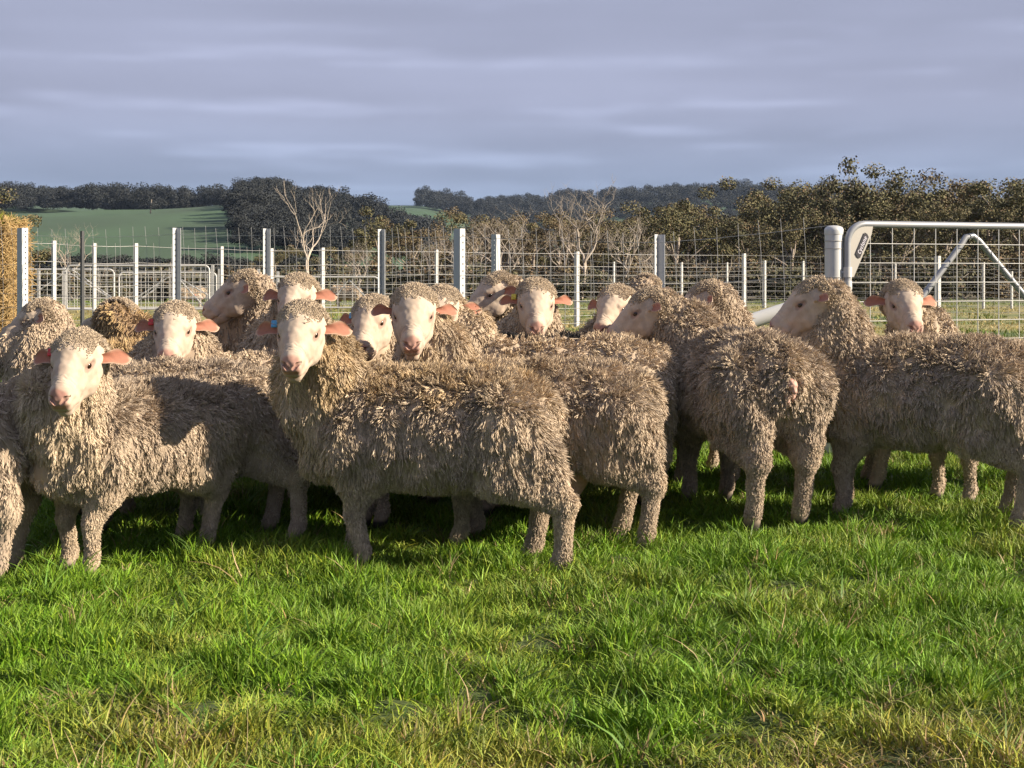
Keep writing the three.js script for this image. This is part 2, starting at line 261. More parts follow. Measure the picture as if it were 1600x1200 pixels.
function sheep(o) {
  const s = o.s || 1, yaw = o.yaw * Math.PI / 180, pos = V((o.px - 800) * o.d / FOCAL, 0, -o.d); pos.y = groundY(pos.x, pos.z) - 0.005;
  const g = thing('sheep', o.label, 'sheep', o.group || 'flock of woolly sheep'); g.position.copy(pos); g.rotation.y = yaw; g.scale.setScalar(s);
  const inv = new THREE.Matrix4().compose(pos, new THREE.Quaternion().setFromAxisAngle(UPV, yaw), V(s, s, s)).invert();
  // head in the sheep's own axes
  const H = (o.hs || 1.04) / s, look = new THREE.Quaternion().setFromEuler(new THREE.Euler((o.roll || 0) * Math.PI / 180, (o.look - o.yaw) * Math.PI / 180, (o.pitch ?? -48) * Math.PI / 180, 'YZX'));
  const face = at(o.head[0], o.head[1], o.head[2]).applyMatrix4(inv), hp = face.clone().sub(V(0.115 * H, 0, 0).applyQuaternion(look));
  const hm = new THREE.Matrix4().compose(hp, look, V(H, H, H)), hl = (x, y, z) => V(x, y, z).applyMatrix4(hm);
  const arr = (v) => [v.x, v.y, v.z];
  const fat = o.fat || 1, B = [], st = o.legs || [0, 0, 0, 0];
  // trunk
  B.push(bone([0.26, 0.530, 0], [0.0, 0.515, 0], 0.182 * fat, 0.200 * fat, 0.06), bone([0.0, 0.515, 0], [-0.25, 0.535, 0], 0.200 * fat, 0.185 * fat, 0.06), bone([-0.25, 0.55, 0], [-0.375, 0.57, 0], 0.17, 0.122, 0.05));
  for (const q of [-1, 1]) B.push(bone([0.12, 0.50, q * 0.045], [-0.18, 0.50, q * 0.05], 0.175 * fat, 0.175 * fat, 0.05));
  B.push(bone([0.33, 0.52, 0], [0.345, 0.44, 0], 0.150, 0.112, 0.08));
  // neck: from the withers and the brisket up to the poll and the throat
  const nk = hl(-0.045, -0.03, 0), th = hl(0.0, -0.065, 0), mid = V(0.33, 0.60, 0).lerp(nk, 0.5); mid.y = mix(mid.y, Math.min(0.60, nk.y), -0.05);
  const bend = V(0.38, 0.57, 0).lerp(mid, 0.5).add(V(0.03, 0.01, 0));
  B.push(bone([0.26, 0.575, 0], arr(bend), 0.150, 0.142, 0.07), bone(arr(bend), arr(mid), 0.142, 0.120 * (o.neck || 1), 0.06), bone(arr(mid), arr(nk), 0.120 * (o.neck || 1), 0.068 * H, 0.05), bone(arr(mid.clone().add(V(0.02, -0.06, 0))), arr(th), 0.105, 0.056 * H, 0.05));
  const feet = [];
  [-1, 1].forEach((q, i) => {
    const df = st[i], dh = st[2 + i], z = q * 0.098;
    const kx = 0.275 + df * 0.55, kn = [kx, 0.215 + Math.abs(df) * 0.05, z * 0.95], fx = 0.262 + df;
    B.push(bone([0.26, 0.48, z], [0.225, 0.36, z], 0.118, 0.080, 0.05), bone([0.225, 0.35, z], kn, 0.066, 0.035, 0.035), bone(kn, [fx, 0.085, z * 0.95], 0.0315, 0.025, 0.015), bone([fx, 0.085, z * 0.95], [fx + 0.02, 0.03, z * 0.95], 0.029, 0.032, 0.012));
    const hk = [-0.425 + dh * 0.8, 0.265 + Math.abs(dh) * 0.04, z * 1.12], hx = -0.395 + dh;
    B.push(bone([-0.37, 0.49, z * 1.15], hk, 0.105, 0.040, 0.03), bone([-0.30, 0.53, z * 1.1], [-0.25 + dh * 0.35, 0.385, z * 1.25], 0.145, 0.092, 0.04), bone([-0.25 + dh * 0.35, 0.375, z * 1.25], hk, 0.080, 0.042, 0.035), bone(hk, [hx, 0.09, z * 1.12], 0.036, 0.028, 0.015), bone([hx, 0.09, z * 1.12], [hx + 0.022, 0.03, z * 1.12], 0.030, 0.033, 0.012));
    feet.push([fx, z * 0.95], [hx, z * 1.12]);
  });
  const sd = o.px * 0.37 + o.d * 11, fold = o.folds ?? 1;
  const rough = (x, y, z) => { const w = smooth(0.20, 0.34, y); return w * (0.010 * N3(x * 7 + sd, y * 5, z * 7) + 0.0085 * N3(x * 22, y * 6 + sd, z * 22)) + w * fold * 0.006 * Math.sin((x * 1.6 + y * 0.5 + 0.06 * N3(x * 3, y * 3, z * 3 + sd)) * 34) * smooth(0.22, 0.34, x) ; };
  let lo = [-0.66, -0.02, -0.36], hi = [0.66, 0.82, 0.36];
  for (const q of [nk, th, mid]) { lo = [Math.min(lo[0], q.x - 0.2), lo[1], Math.min(lo[2], q.z - 0.2)]; hi = [Math.max(hi[0], q.x + 0.2), Math.max(hi[1], q.y + 0.18), Math.max(hi[2], q.z + 0.2)]; }
  const field = fieldOf(B, [], rough), body = surfaceNet(field, lo, hi, o.cell || 0.014);
  const P = body.attributes.position, NN = body.attributes.normal, nv = P.count, col = new Float32Array(nv * 3), base = o.base || [0.47, 0.38, 0.285];
  for (let i = 0; i < nv; i++) {
    const x = P.getX(i), y = P.getY(i), z = P.getZ(i), n1 = N3(x * 9 + sd, y * 9, z * 9), n2 = N3(x * 40, y * 40 + sd, z * 40);
    const wool = smooth(0.17, 0.30, y), k = 0.9 + 0.16 * n1 + 0.10 * n2, mud = smooth(0.15, 0.6, n1 + 0.5 * n2) * 0.55, hoof = smooth(0.05, 0.035, y);
    let c = [mix(0.38, base[0] * 0.72, wool), mix(0.30, base[1] * 0.70, wool), mix(0.225, base[2] * 0.68, wool)];
    c = c.map((v, q) => mix(mix(v, [0.20, 0.15, 0.105][q], mud * (1 - wool)), [0.05, 0.042, 0.035][q], hoof) * k);
    col.set(c, i * 3);
  }
  body.setAttribute('color', new THREE.BufferAttribute(col, 3));
  const head = HEADS[o.kind || 0].clone(); head.applyMatrix4(hm);
  const w = HEADS[o.kind || 0].userData.wide;
  mesh('body', mergeGeometries([body, head]), matBody, g);
  // ears, eyes
  [-1, 1].forEach((q, i) => {
    const e = mesh('ear', (q > 0 ? EARS : EARS_L)[(o.kind || 0) % 2], matEar, g), er = o.ear || [0, 0];
    const pose = new THREE.Matrix4().compose(V(0.018, -0.012, q * 0.068 * w), new THREE.Quaternion().setFromEuler(new THREE.Euler(q * (0.12 + er[i] * 0.02), -q * (0.55 + (o.earback || 0)), 0.75 + (o.eartwist || 0), 'YXZ')), V(1, 1, 1));
    e.applyMatrix4(new THREE.Matrix4().multiplyMatrices(hm, pose));
    const ey = mesh('eye', EYEG, matEye, g); ey.applyMatrix4(new THREE.Matrix4().multiplyMatrices(hm, new THREE.Matrix4().makeTranslation(0.0775, 0.0105, q * 0.0545 * w)));
    if (o.tag && o.tag[0] === q) {
      const t = mesh('ear_tag', TAGG, o.tag[1], g); t.userData.label = o.tag[2];
      t.applyMatrix4(new THREE.Matrix4().multiplyMatrices(new THREE.Matrix4().multiplyMatrices(hm, pose), new THREE.Matrix4().compose(V(0.010, 0.017, q * 0.030), new THREE.Quaternion().setFromEuler(new THREE.Euler(0.3, 0.3, 0.1)), V(1, 1, 1))));
    }
  });
  if (o.tail) { const t = mesh('tail', TAILG, matSkin, g); t.position.set(-0.50 + 0.03 * (1 - o.tail) , 0.56, 0); t.scale.setScalar(o.tail); t.userData.label = 'short docked pink tail'; }
  if (o.udder) { const t = mesh('udder', UDDERG, matSkin, g); t.position.set(-0.16, 0.255, -0.02); }
  // fleece
  const list = [], ix = body.index.array, tri = ix.length / 3, a = V(), b = V(), c = V(), areas = new Float32Array(tri); let total = 0;
  for (let t = 0; t < tri; t++) { a.fromBufferAttribute(P, ix[t * 3]); b.fromBufferAttribute(P, ix[t * 3 + 1]); c.fromBufferAttribute(P, ix[t * 3 + 2]); areas[t] = b.sub(a).cross(c.sub(a)).length() / 2; total += areas[t]; }
  const camL = V(0, EYE, 0).applyMatrix4(inv), density = o.n || 9000, L0 = (o.len || 0.05) * 0.74, W0 = o.w || 0.0043, cs = (o.cs || 0.034) * 0.8, swirl = o.swirl || 0.34;
  let acc = 0; const per = total / density, down = V(0, -1, 0);
  const hay = o.hay || 0, cool = o.cool || 0, neckLight = o.cream ?? 0.6;
  for (let t = 0; t < tri; t++) {
    acc += areas[t] * (0.9 + 0.2 * rnd());
    while (acc > 0) {
      acc -= per;
      a.fromBufferAttribute(P, ix[t * 3]); b.fromBufferAttribute(P, ix[t * 3 + 1]); c.fromBufferAttribute(P, ix[t * 3 + 2]);
      let r1 = rnd(), r2 = rnd(); if (r1 + r2 > 1) { r1 = 1 - r1; r2 = 1 - r2; }
      const p = V(a.x + (b.x - a.x) * r1 + (c.x - a.x) * r2, a.y + (b.y - a.y) * r1 + (c.y - a.y) * r2, a.z + (b.z - a.z) * r1 + (c.z - a.z) * r2);
      const i0 = ix[t * 3], n = V(NN.getX(i0), NN.getY(i0), NN.getZ(i0));
      const facing = n.x * (camL.x - p.x) + n.y * (camL.y - p.y) + n.z * (camL.z - p.z) > -0.6;
      if (!facing && rnd() > 0.35) continue;
      const q = hp.distanceTo(p), nh = smooth(0.10, 0.26, q);
      const hq = p.clone().applyMatrix4(tmpM.copy(hm).invert());
      if (hq.x > 0.075 && Math.abs(hq.z) < 0.08 && hq.y > -0.10) continue;                                                     // keep the face bare
      const legs = smooth(0.24, 0.44, p.y), len = L0 * mix(0.26, 1, legs) * mix(0.45, 1, nh) * ran(0.7, 1.35);
      if (p.y < 0.06) continue;
      const down2 = down.clone().addScaledVector(n, n.y).multiplyScalar(1);
      const sw = V(N3(p.x * 8 + sd, p.y * 8, p.z * 8), 0.6 * N3(p.x * 8, p.y * 8 + sd, p.z * 8), N3(p.x * 8, p.y * 8, p.z * 8 + sd));
      const lift = 0.10 * (1 - legs) + mix(0.62, 0.24, clamp(Math.abs(n.y) * -1 + 1)) + (o.lift || 0);
      const dir = n.clone().multiplyScalar(lift).addScaledVector(down2, 0.85 * (1 - 0.55 * smooth(0.72, 1, n.y))).add(V(-0.16, 0, 0)).addScaledVector(sw, swirl).addScaledVector(n, 0.42 * (N3(p.x * 26, p.y * 11 + sd, p.z * 26)) * legs).add(V(ran(-0.22, 0.22), ran(-0.22, 0.22), ran(-0.22, 0.22))).normalize();
      // staples: the tips of the locks in a cell of 3 cm lean together
      const st2 = cs * mix(0.6, 1, legs), wx = p.x + 0.03 * N3(p.x * 14, p.y * 14 + sd, p.z * 14), wy = p.y + 0.04 * N3(p.x * 14 + 7, p.y * 9, p.z * 14 + sd) + 0.6 * p.x, wz = p.z + 0.03 * N3(p.x * 14, p.y * 14, p.z * 14 + 3), gx = Math.floor(wx / st2), gy = Math.floor(wy / (st2 * 1.5)), gz = Math.floor(wz / st2), hsh = Math.sin(gx * 127.1 + gy * 311.7 + gz * 74.7 + sd) * 43758.5453, h1 = hsh - Math.floor(hsh), h2 = (h1 * 57.31) % 1, h3 = (h1 * 913.7) % 1;
      const cc = V((gx + 0.2 + 0.6 * h1) * st2, (gy + 0.2 + 0.6 * h2) * st2 * 1.5, (gz + 0.2 + 0.6 * h3) * st2), pull = cc.sub(V(wx, wy, wz)); pull.addScaledVector(n, -pull.dot(n));
      dir.multiplyScalar(len).addScaledVector(pull, 0.62 * legs); const ln = Math.max(0.006, dir.length()); dir.multiplyScalar(1 / ln);
      const tone = 0.80 + (1 - legs) * 0.28 * N3(p.x * 30, p.y * 22 + sd, p.z * 30) + 0.22 * h2 + ran(-0.10, 0.13) + 0.10 * N3(p.x * 5 + sd, p.y * 5, p.z * 5), cream = clamp(neckLight * smooth(0.20, 0.42, p.x) + 0.30 * smooth(0.42, 0.30, p.y) + 0.3 * N3(p.x * 4, p.y * 4 + sd, p.z * 4) + ran(-0.25, 0.25));
      const hh = clamp(hay * (smooth(0.60, 0.70, p.y + 0.05 * N3(p.x * 6, p.z * 6, sd)) * (0.6 + 0.5 * N3(p.x * 11, p.z * 11, 3))) + ran(-0.15, 0.1)), cl = clamp(cool + 0.2 * N3(p.x * 3 + 5, p.y * 3, p.z * 3 + sd));
      let col3 = [mix(base[0], 0.60, cream), mix(base[1], 0.49, cream), mix(base[2], 0.345, cream)];
      col3 = [mix(col3[0], 0.50, hh), mix(col3[1], 0.355, hh), mix(col3[2], 0.17, hh)];
      col3 = [mix(col3[0], 0.36, cl * 0.5), mix(col3[1], 0.315, cl * 0.5), mix(col3[2], 0.27, cl * 0.5)];
      if (o.spots) for (const z of o.spots) if (p.distanceTo(z[0]) < z[1] * (1 + 0.3 * N3(p.x * 20, p.y * 20, p.z * 20))) col3 = z[2];
      list.push({ p: p.addScaledVector(n, -0.007 * legs * nh), dir, len: ln, w: W0 * mix(0.62, 1, legs) * mix(0.8, 1, nh) * ran(0.75, 1.25), c: col3.map((v) => v * tone), k: ran(0, 6) });
    }
  }
  // topknot: short wool on the forehead, poll and jaw corners
  const hp0 = HEADS[o.kind || 0].attributes.position, hn0 = HEADS[o.kind || 0].attributes.normal, step = o.n > 6000 ? 1.5 : 3.2;
  for (let f = 0; f < hp0.count; f += step) {
    const i = Math.floor(f), x = hp0.getX(i), y = hp0.getY(i), z = hp0.getZ(i);
    const edge = 0.046 + 0.016 * N3(z * 30, y * 30, sd) - 0.25 * Math.max(0, Math.abs(z) - 0.035), top = smooth(edge + 0.035, edge - 0.015, x) * (y > 0.022 ? 1 : 0), back = x < -0.012 + 0.01 * N3(y * 40, z * 40, sd) ? 1 : 0;
    if (Math.max(top, back) < rnd() * 0.9 + 0.05) continue;
    if (Math.abs(z) > 0.048 && y > -0.02 && y < 0.04 && x > -0.02) continue;
    const n = V(hn0.getX(i), hn0.getY(i), hn0.getZ(i)).applyQuaternion(look), p = hl(x, y, z), fw = V(0.55, 0.12, z > 0 ? 0.25 : -0.25).applyQuaternion(look);
    const short = smooth(0.06, -0.01, x), dir = n.clone().multiplyScalar(0.75).addScaledVector(fw, mix(0.7, -0.2, short)).add(V(ran(-0.35, 0.35), ran(-0.35, 0.35), ran(-0.35, 0.35))).normalize();
    const tone = ran(0.85, 1.12);
    list.push({ p, dir, len: mix(0.0045, 0.016, short) * ran(0.7, 1.2), w: 0.0062 * mix(0.75, 1.1, short) * ran(0.8, 1.2), c: [mix(0.50, 0.44, short) * tone, mix(0.415, 0.36, short) * tone, mix(0.31, 0.265, short) * tone], k: ran(0, 6) });
  }
  lockField(list, g, 'fleece');
  return g;
}
const EYEG = new THREE.SphereGeometry(0.0135, 14, 10);
const TAGG = new RoundedBoxGeometry(0.008, 0.026, 0.022, 2, 0.003);
const tagBlue = std(0.08, 0.32, 0.55, 0.4), tagRed = std(0.55, 0.03, 0.03, 0.4), tagYellow = std(0.62, 0.50, 0.05, 0.4);
const skin = (g, k = 1) => { const p = g.attributes.position; paint(g, 0.46 * k, 0.27 * k, 0.21 * k); const c = g.attributes.color; for (let i = 0; i < p.count; i++) { const m = 0.9 + 0.16 * N3(p.getX(i) * 50, p.getY(i) * 50, p.getZ(i) * 50); c.setXYZ(i, c.getX(i) * m, c.getY(i) * m, c.getZ(i) * m); } return g; };
const TAILG = skin(surfaceNet(fieldOf([bone([0.07, 0.02, 0], [-0.015, 0.0, 0], 0.036, 0.024, 0.02), bone([-0.015, -0.002, 0], [-0.03, -0.028, 0.004], 0.021, 0.013, 0.012), bone([0.005, -0.035, 0.014], [-0.004, -0.07, 0.012], 0.017, 0.008, 0.008), bone([0.005, -0.03, -0.018], [-0.004, -0.085, -0.010], 0.016, 0.008, 0.008), bone([0.01, -0.01, 0.03], [0.01, -0.06, 0.03], 0.016, 0.012, 0.012)], [bone([-0.03, -0.045, 0.0], [0.0, -0.03, 0.0], 0.008, 0.006, 0.006)], (x, y, z) => 0.003 * N3(x * 60, y * 60, z * 60)), [-0.08, -0.11, -0.07], [0.12, 0.08, 0.07], 0.006));
const UDDERG = skin(surfaceNet(fieldOf([bone([0, 0.05, -0.03], [0.02, 0.0, -0.03], 0.06, 0.05, 0.03), bone([0, 0.05, 0.05], [0.02, 0.0, 0.05], 0.06, 0.05, 0.03), bone([0.02, -0.02, -0.05], [0.03, -0.065, -0.055], 0.02, 0.01, 0.02)]), [-0.1, -0.12, -0.13], [0.12, 0.16, 0.15], 0.009), 1.0);

// ------------------------------------------------------------------ grass: tufts of bent blades
function makeTuft(n, h, w, spread, lean) {
  const pos = [], nor = [], idx = [], col = [];
  for (let i = 0; i < n; i++) {
    const tone = ran(0.62, 1.35), warm = ran(0.85, 1.25); const a = ran(0, 6.283), r = spread * Math.sqrt(rnd()), bx = Math.cos(a) * r, bz = Math.sin(a) * r, f = a + ran(-1.2, 1.2), hh = h * ran(0.55, 1.15), bend = hh * lean * ran(0.2, 1.2), ww = w * ran(0.7, 1.2), tw = ran(0, 6.283);
    const sx = Math.cos(tw), sz = Math.sin(tw), S = 4, b0 = pos.length / 3;
    for (let k = 0; k <= S; k++) {
      const t = k / S, x = bx + Math.cos(f) * bend * t * t, z = bz + Math.sin(f) * bend * t * t, y = hh * (t - 0.28 * lean * t * t) - 0.012, v = ww * (1 - t * t) * 0.5 + 0.0002;
      pos.push(x - sx * v, y, z - sz * v, x + sx * v, y, z + sz * v);
      const nx = -sz, nz = sx; for (let q = 0; q < 2; q++) { nor.push(nx, 0.35, nz); col.push(tone * warm, tone, tone * 0.95); }
      if (k) { const p = b0 + (k - 1) * 2; idx.push(p, p + 1, p + 2, p + 1, p + 3, p + 2); }
    }
  }
  const g = new THREE.BufferGeometry(); g.setAttribute('position', new THREE.Float32BufferAttribute(pos, 3)); g.setAttribute('color', new THREE.Float32BufferAttribute(col, 3)); g.setIndex(idx); g.computeVertexNormals(); return g;
}
const matGrass = new THREE.MeshPhysicalMaterial({ color: 0xffffff, vertexColors: true, roughness: 0.62, transmission: 0.3, thickness: 0, side: THREE.DoubleSide }); matGrass.roughness = 0.6; matGrass.specularIntensity = 0.5;
const matStraw = () => std(1, 1, 1, 0.8);

// ------------------------------------------------------------------ trees
const leafMat = vcol(0.85, { side: THREE.DoubleSide }), barkMat = vcol(0.95);
function branchPath(p, dir, len, n, wob, lift = 0) { const pts = [p.clone()], d = dir.clone().normalize(); let q = p.clone(); for (let i = 0; i < n; i++) { d.add(V(ran(-wob, wob), ran(-wob, wob) + lift, ran(-wob, wob))).normalize(); q = q.clone().addScaledVector(d, len / n); pts.push(q); } return { pts, d }; }
function leafCloud(clumps, per, size, tone, flat = 0.7) {
  const pos = [], col = [], nor = [], idx = [];
  for (const [c, r] of clumps) for (let i = 0; i < per; i++) {
    const u = V(ran(-1, 1), ran(-1, 1), ran(-1, 1)); if (u.lengthSq() > 1) { i--; continue; }
    const out = u.clone().normalize(), p = c.clone().add(V(u.x * r, u.y * r * flat, u.z * r)), s = size * ran(0.5, 1.3), a = V(ran(-1, 1), ran(-1, 0.6), ran(-1, 1)).normalize(), n = out.clone().multiplyScalar(0.8).add(V(ran(-0.7, 0.7), ran(-0.3, 0.9), ran(-0.7, 0.7))).normalize(), b = a.clone().cross(n).normalize().multiplyScalar(s * 0.42), l = a.clone().multiplyScalar(s), o = pos.length / 3;
    pos.push(p.x, p.y, p.z, p.x + l.x * 0.55 + b.x, p.y + l.y * 0.55 + b.y, p.z + l.z * 0.55 + b.z, p.x + l.x, p.y + l.y, p.z + l.z, p.x + l.x * 0.5 - b.x, p.y + l.y * 0.5 - b.y, p.z + l.z * 0.5 - b.z);
    const k = ran(0.7, 1.25), br = rnd() < tone[3] ? 1 : 0, cc = br ? [0.13 * k, 0.085 * k, 0.045 * k] : [tone[0] * k, tone[1] * k, tone[2] * k];
    for (let q = 0; q < 4; q++) col.push(...cc);
    idx.push(o, o + 1, o + 2, o, o + 2, o + 3);
  }
  const g = new THREE.BufferGeometry(); g.setAttribute('position', new THREE.Float32BufferAttribute(pos, 3)); g.setAttribute('color', new THREE.Float32BufferAttribute(col, 3)); g.setIndex(idx); g.computeVertexNormals(); return g;
}
// a small gum tree, 1 unit tall: trunk, limbs, crown in clumps
function gumTree({ clumps = 24, per = 280, leaf = 0.019, low = 0.3, width = 0.42, tone, bark = [0.26, 0.22, 0.18] }) {
  const limbs = [], tips = [], t = branchPath(V(0, -0.03, 0), V(ran(-0.15, 0.15), 1, ran(-0.15, 0.15)), 0.62, 5, 0.10);
  const trunk = paint(tube(t.pts, 0.024, 0.012, 6), ...bark);
  for (let i = 0; i < 7; i++) { const o = t.pts[2 + Math.floor(i / 2.4)], a = i / 7 * 6.283 + ran(-0.4, 0.4), b = branchPath(o, V(Math.cos(a), ran(0.5, 1.2), Math.sin(a)), width * ran(0.7, 1.1), 4, 0.22); limbs.push(paint(tube(b.pts, 0.010, 0.004, 5), ...bark)); tips.push(b.pts[4], b.pts[3]); }
  tips.push(t.pts[5].clone().add(V(0, 0.1, 0)));
  const cl = []; for (let i = 0; i < clumps; i++) { const q = i < tips.length ? tips[i].clone() : V(ran(-1, 1) * width * 0.85, ran(low, 0.92), ran(-1, 1) * width * 0.85); q.add(V(ran(-0.04, 0.04), ran(-0.02, 0.06), ran(-0.04, 0.04))); if (q.y > 0.95) q.y = 0.93; cl.push([q, ran(0.065, 0.125)]); }
  const crown = leafCloud(cl, per, leaf, tone); crown.computeBoundingBox(); const f = 1 / crown.boundingBox.max.y; for (const q of [trunk, crown, ...limbs]) q.scale(1, f, 1);
  return { trunk, limbs, crown };
}
function deadTree(h, forks, spread, bark = [0.33, 0.285, 0.235]) {
  const out = [];
  const grow = (p, dir, len, r, lev, list) => {
    const b = branchPath(p, dir, len, 6, lev ? 0.30 : 0.16, 0.05); list.push(paint(tube(b.pts, r, r * (lev > 2 ? 0.3 : 0.55), lev > 1 ? 4 : 6), ...bark));
    if (lev >= 5) return;
    const n = lev === 0 ? forks : 2 + (rnd() < 0.55 ? 1 : 0);
    for (let i = 0; i < n; i++) { const a = i / n * 6.283 + ran(-0.5, 0.5), q = b.pts[i === 0 ? 6 : 3 + Math.floor(rnd() * 4)], nd = b.d.clone().multiplyScalar(0.75).add(V(Math.cos(a) * spread, ran(0.0, 0.6), Math.sin(a) * spread)); const l2 = lev === 0 ? [] : list; grow(q, nd, len * ran(0.55, 0.8), r * ran(0.5, 0.62), lev + 1, l2); if (lev === 0) out.push(mergeGeometries(l2)); }
  };
  const tl = []; grow(V(0, -0.1, 0), V(ran(-0.1, 0.1), 1, 0), h * 0.46, h * 0.020, 0, tl);
  return { trunk: mergeGeometries(tl), branches: out };
}
function place(g, px, d, s, turn = ran(0, 6.28), sy = s) { const x = (px - 800) * d / FOCAL; g.position.set(x, groundY(x, -d) - 0.02, -d); g.rotation.y = turn; g.scale.set(s, sy, s); }

const OLIVE = [0.098, 0.092, 0.038, 0.10], BROWN = [0.125, 0.098, 0.050, 0.15], DARK = [0.070, 0.068, 0.031, 0.1];
const GUMS = [gumTree({ tone: OLIVE }), gumTree({ tone: OLIVE, clumps: 30, width: 0.5 }), gumTree({ tone: DARK, clumps: 28, low: 0.15 }), gumTree({ tone: BROWN, clumps: 22, per: 220 }), gumTree({ tone: [0.110, 0.098, 0.042, 0.12], clumps: 32, low: 0.12, width: 0.55 })];
const SPINDLY = gumTree({ tone: OLIVE, clumps: 15, width: 0.20, low: 0.62, per: 200, leaf: 0.020 });
const SHRUBS = [0, 1, 2].map((i) => leafCloud(Array.from({ length: 12 }, () => [V(ran(-0.6, 0.6), ran(0.12, 0.75), ran(-0.5, 0.5)), ran(0.16, 0.30)]), 230, 0.06, [DARK, [0.052, 0.046, 0.026, 0.3], BROWN][i], 0.9));
const stick = (() => { const g = []; for (let i = 0; i < 9; i++) { const a = ran(0, 6.28), b = branchPath(V(0, 0, 0), V(Math.cos(a) * 0.6, 1, Math.sin(a) * 0.6), ran(0.6, 1.05), 5, 0.25); g.push(paint(tube(b.pts, 0.018, 0.006, 4), 0.30, 0.26, 0.21)); } return g; })();
function gum(kind, px, top, d, label, wf = 1) {
  const T = kind === 's' ? SPINDLY : GUMS[kind], g = thing('gum_tree', label, 'tree', 'scrubby trees behind the paddock'), s = ((HORIZON - top + (px > 1180 && kind !== 's' ? 26 : px > 1020 && kind !== 's' ? 10 : 0)) * d / FOCAL + EYE);
  mesh('trunk', T.trunk, barkMat, g); T.limbs.forEach((l) => mesh('limb', l, barkMat, g)); mesh('crown', T.crown, leafMat, g).userData = { kind: 'stuff' };
  place(g, px, d, s * wf, ran(0, 6.28), s);
}
const gums = [
  [1, 605, 318, 74, 'rounded olive tree right of the bare white tree'], [3, 655, 338, 72, 'low brown tree beside the rounded olive tree'], [4, 540, 378, 70, 'low bushy tree below the dark wood'], [4, 432, 382, 70, 'low bushy tree just left of the bare white tree'], [3, 716, 345, 76, 'thin brown tree behind the dark paired posts'],
  [3, 775, 330, 80, 'brown twiggy tree left of the bare grey trees'], [3, 835, 322, 80, 'brown twiggy tree among the bare grey trees'], [3, 905, 326, 82, 'brown leafy tree behind the tall dead tree'], [4, 985, 332, 80, 'broad brown tree right of the dead trees'], [1, 1052, 302, 76, 'tall rounded olive tree above the right fence post'],
  [0, 1112, 340, 78, 'small olive tree right of the tall rounded one'], [2, 1160, 348, 76, 'low dark tree at the dip of the tree line'], [0, 1200, 314, 84, 'narrow tree with sparse top at the dip'], [1, 1252, 302, 80, 'dense tree left of the strainer post'], [2, 1292, 300, 78, 'dark dense tree behind the strainer post'],
  ['s', 1352, 243, 80, 'tallest tree with a lone tufted top'], [0, 1368, 286, 78, 'tree standing just right of the tallest one'], [1, 1432, 280, 76, 'forked tree with three leafy heads above the gate'], [3, 1492, 278, 78, 'brown-topped tree above the gate brace'], [0, 1546, 306, 80, 'lower tree between two higher ones at the right'], [1, 1596, 268, 72, 'large tree cut off by the right edge'], [0, 4, 286, 66, 'olive tree behind the hay bale'], [4, 1240, 352, 70, 'squat tree below the dense trees'], [4, 1400, 340, 68, 'squat tree directly behind the gate plate'], [4, 1470, 338, 69, 'squat tree behind the middle of the gate'], [2, 1560, 330, 70, 'squat dark tree behind the right of the gate'],
];
for (let px = 745, i = 0; px < 1650; px += 33, i++) gums.push([[4, 3, 1, 4, 0, 3][i % 6], px + ran(-8, 8), (px < 1180 ? 326 : 308) + ran(-12, 14), ran(84, 96), ranked('tree in the thicket behind ' + (px < 1000 ? 'the dead trees' : px < 1300 ? 'the right fence post' : 'the gate'))]);
for (const [k, px, top, d, l] of gums) gum(k, px, top, d, l, k === 's' ? 0.9 : 1.05);
const shrubRows = [];
for (let px = 70; px < 1640; px += 36) shrubRows.push([px + ran(-12, 12), px < 560 ? ran(392, 414) : px < 760 ? ran(388, 410) : px < 1000 ? ran(396, 420) : ran(372, 402), ran(62, 72)]);
shrubRows.forEach(([px, top, d], i) => {
  const kind = px < 560 ? [0, 0, 1][i % 3] : [0, 1, 2, 0][i % 4], s = ((HORIZON - top) * d / FOCAL + EYE), near = px < 560 ? 'beyond the stock yards' : px < 1000 ? 'under the bare trees' : 'along the foot of the right tree line';
  const g = thing('shrub', ranked(['dark', 'grey-brown', 'brown'][kind] + ' scrub bush ' + near), 'shrub', ['dark', 'grey-brown', 'brown'][kind] + ' scrub ' + near);
  mesh('foliage', SHRUBS[kind], leafMat, g).userData = { kind: 'stuff' }; for (const b of stick.slice(i % 4, i % 4 + 3)) mesh('stem', b, barkMat, g);
  place(g, px, d, s, ran(0, 6.28), s * 0.98);
});
const DEAD = [deadTree(5.3, 4, 0.42, [0.42, 0.36, 0.30]), deadTree(5.0, 5, 0.75), deadTree(4.5, 5, 0.85), deadTree(4.0, 6, 0.9)];
const dead = [[0, 482, 276, 60, 'bare white dead tree standing alone on the left'], [1, 908, 272, 68, 'tallest bare grey dead tree in the middle'], [2, 968, 318, 66, 'spreading bare grey tree right of the tallest dead one'], [3, 800, 318, 67, 'bare grey tree on the left of the dead stand'], [2, 862, 325, 70, 'bare grey tree between the dead ones'], [3, 745, 345, 69, 'small bare tree left of the dead stand'], [3, 1015, 372, 64, 'low bare tree beside the right fence post'], [1, 120, 345, 64, 'sparse grey dead tree behind the hay bale'], [2, 660, 352, 68, 'bare branches over the low brown tree'], [3, 560, 372, 66, 'small bare tree by the low bushy tree']];
for (const [k, px, top, d, l] of dead) { const g = thing('dead_tree', l, 'tree', 'bare dead trees'), T = DEAD[k]; const hh = (HORIZON - top) * d / FOCAL + EYE; mesh('trunk', T.trunk, barkMat, g); let mx = 0; for (const b of T.branches) { mesh('branch', b, barkMat, g); b.computeBoundingBox(); mx = Math.max(mx, b.boundingBox.max.y); } place(g, px, d, hh / mx); }

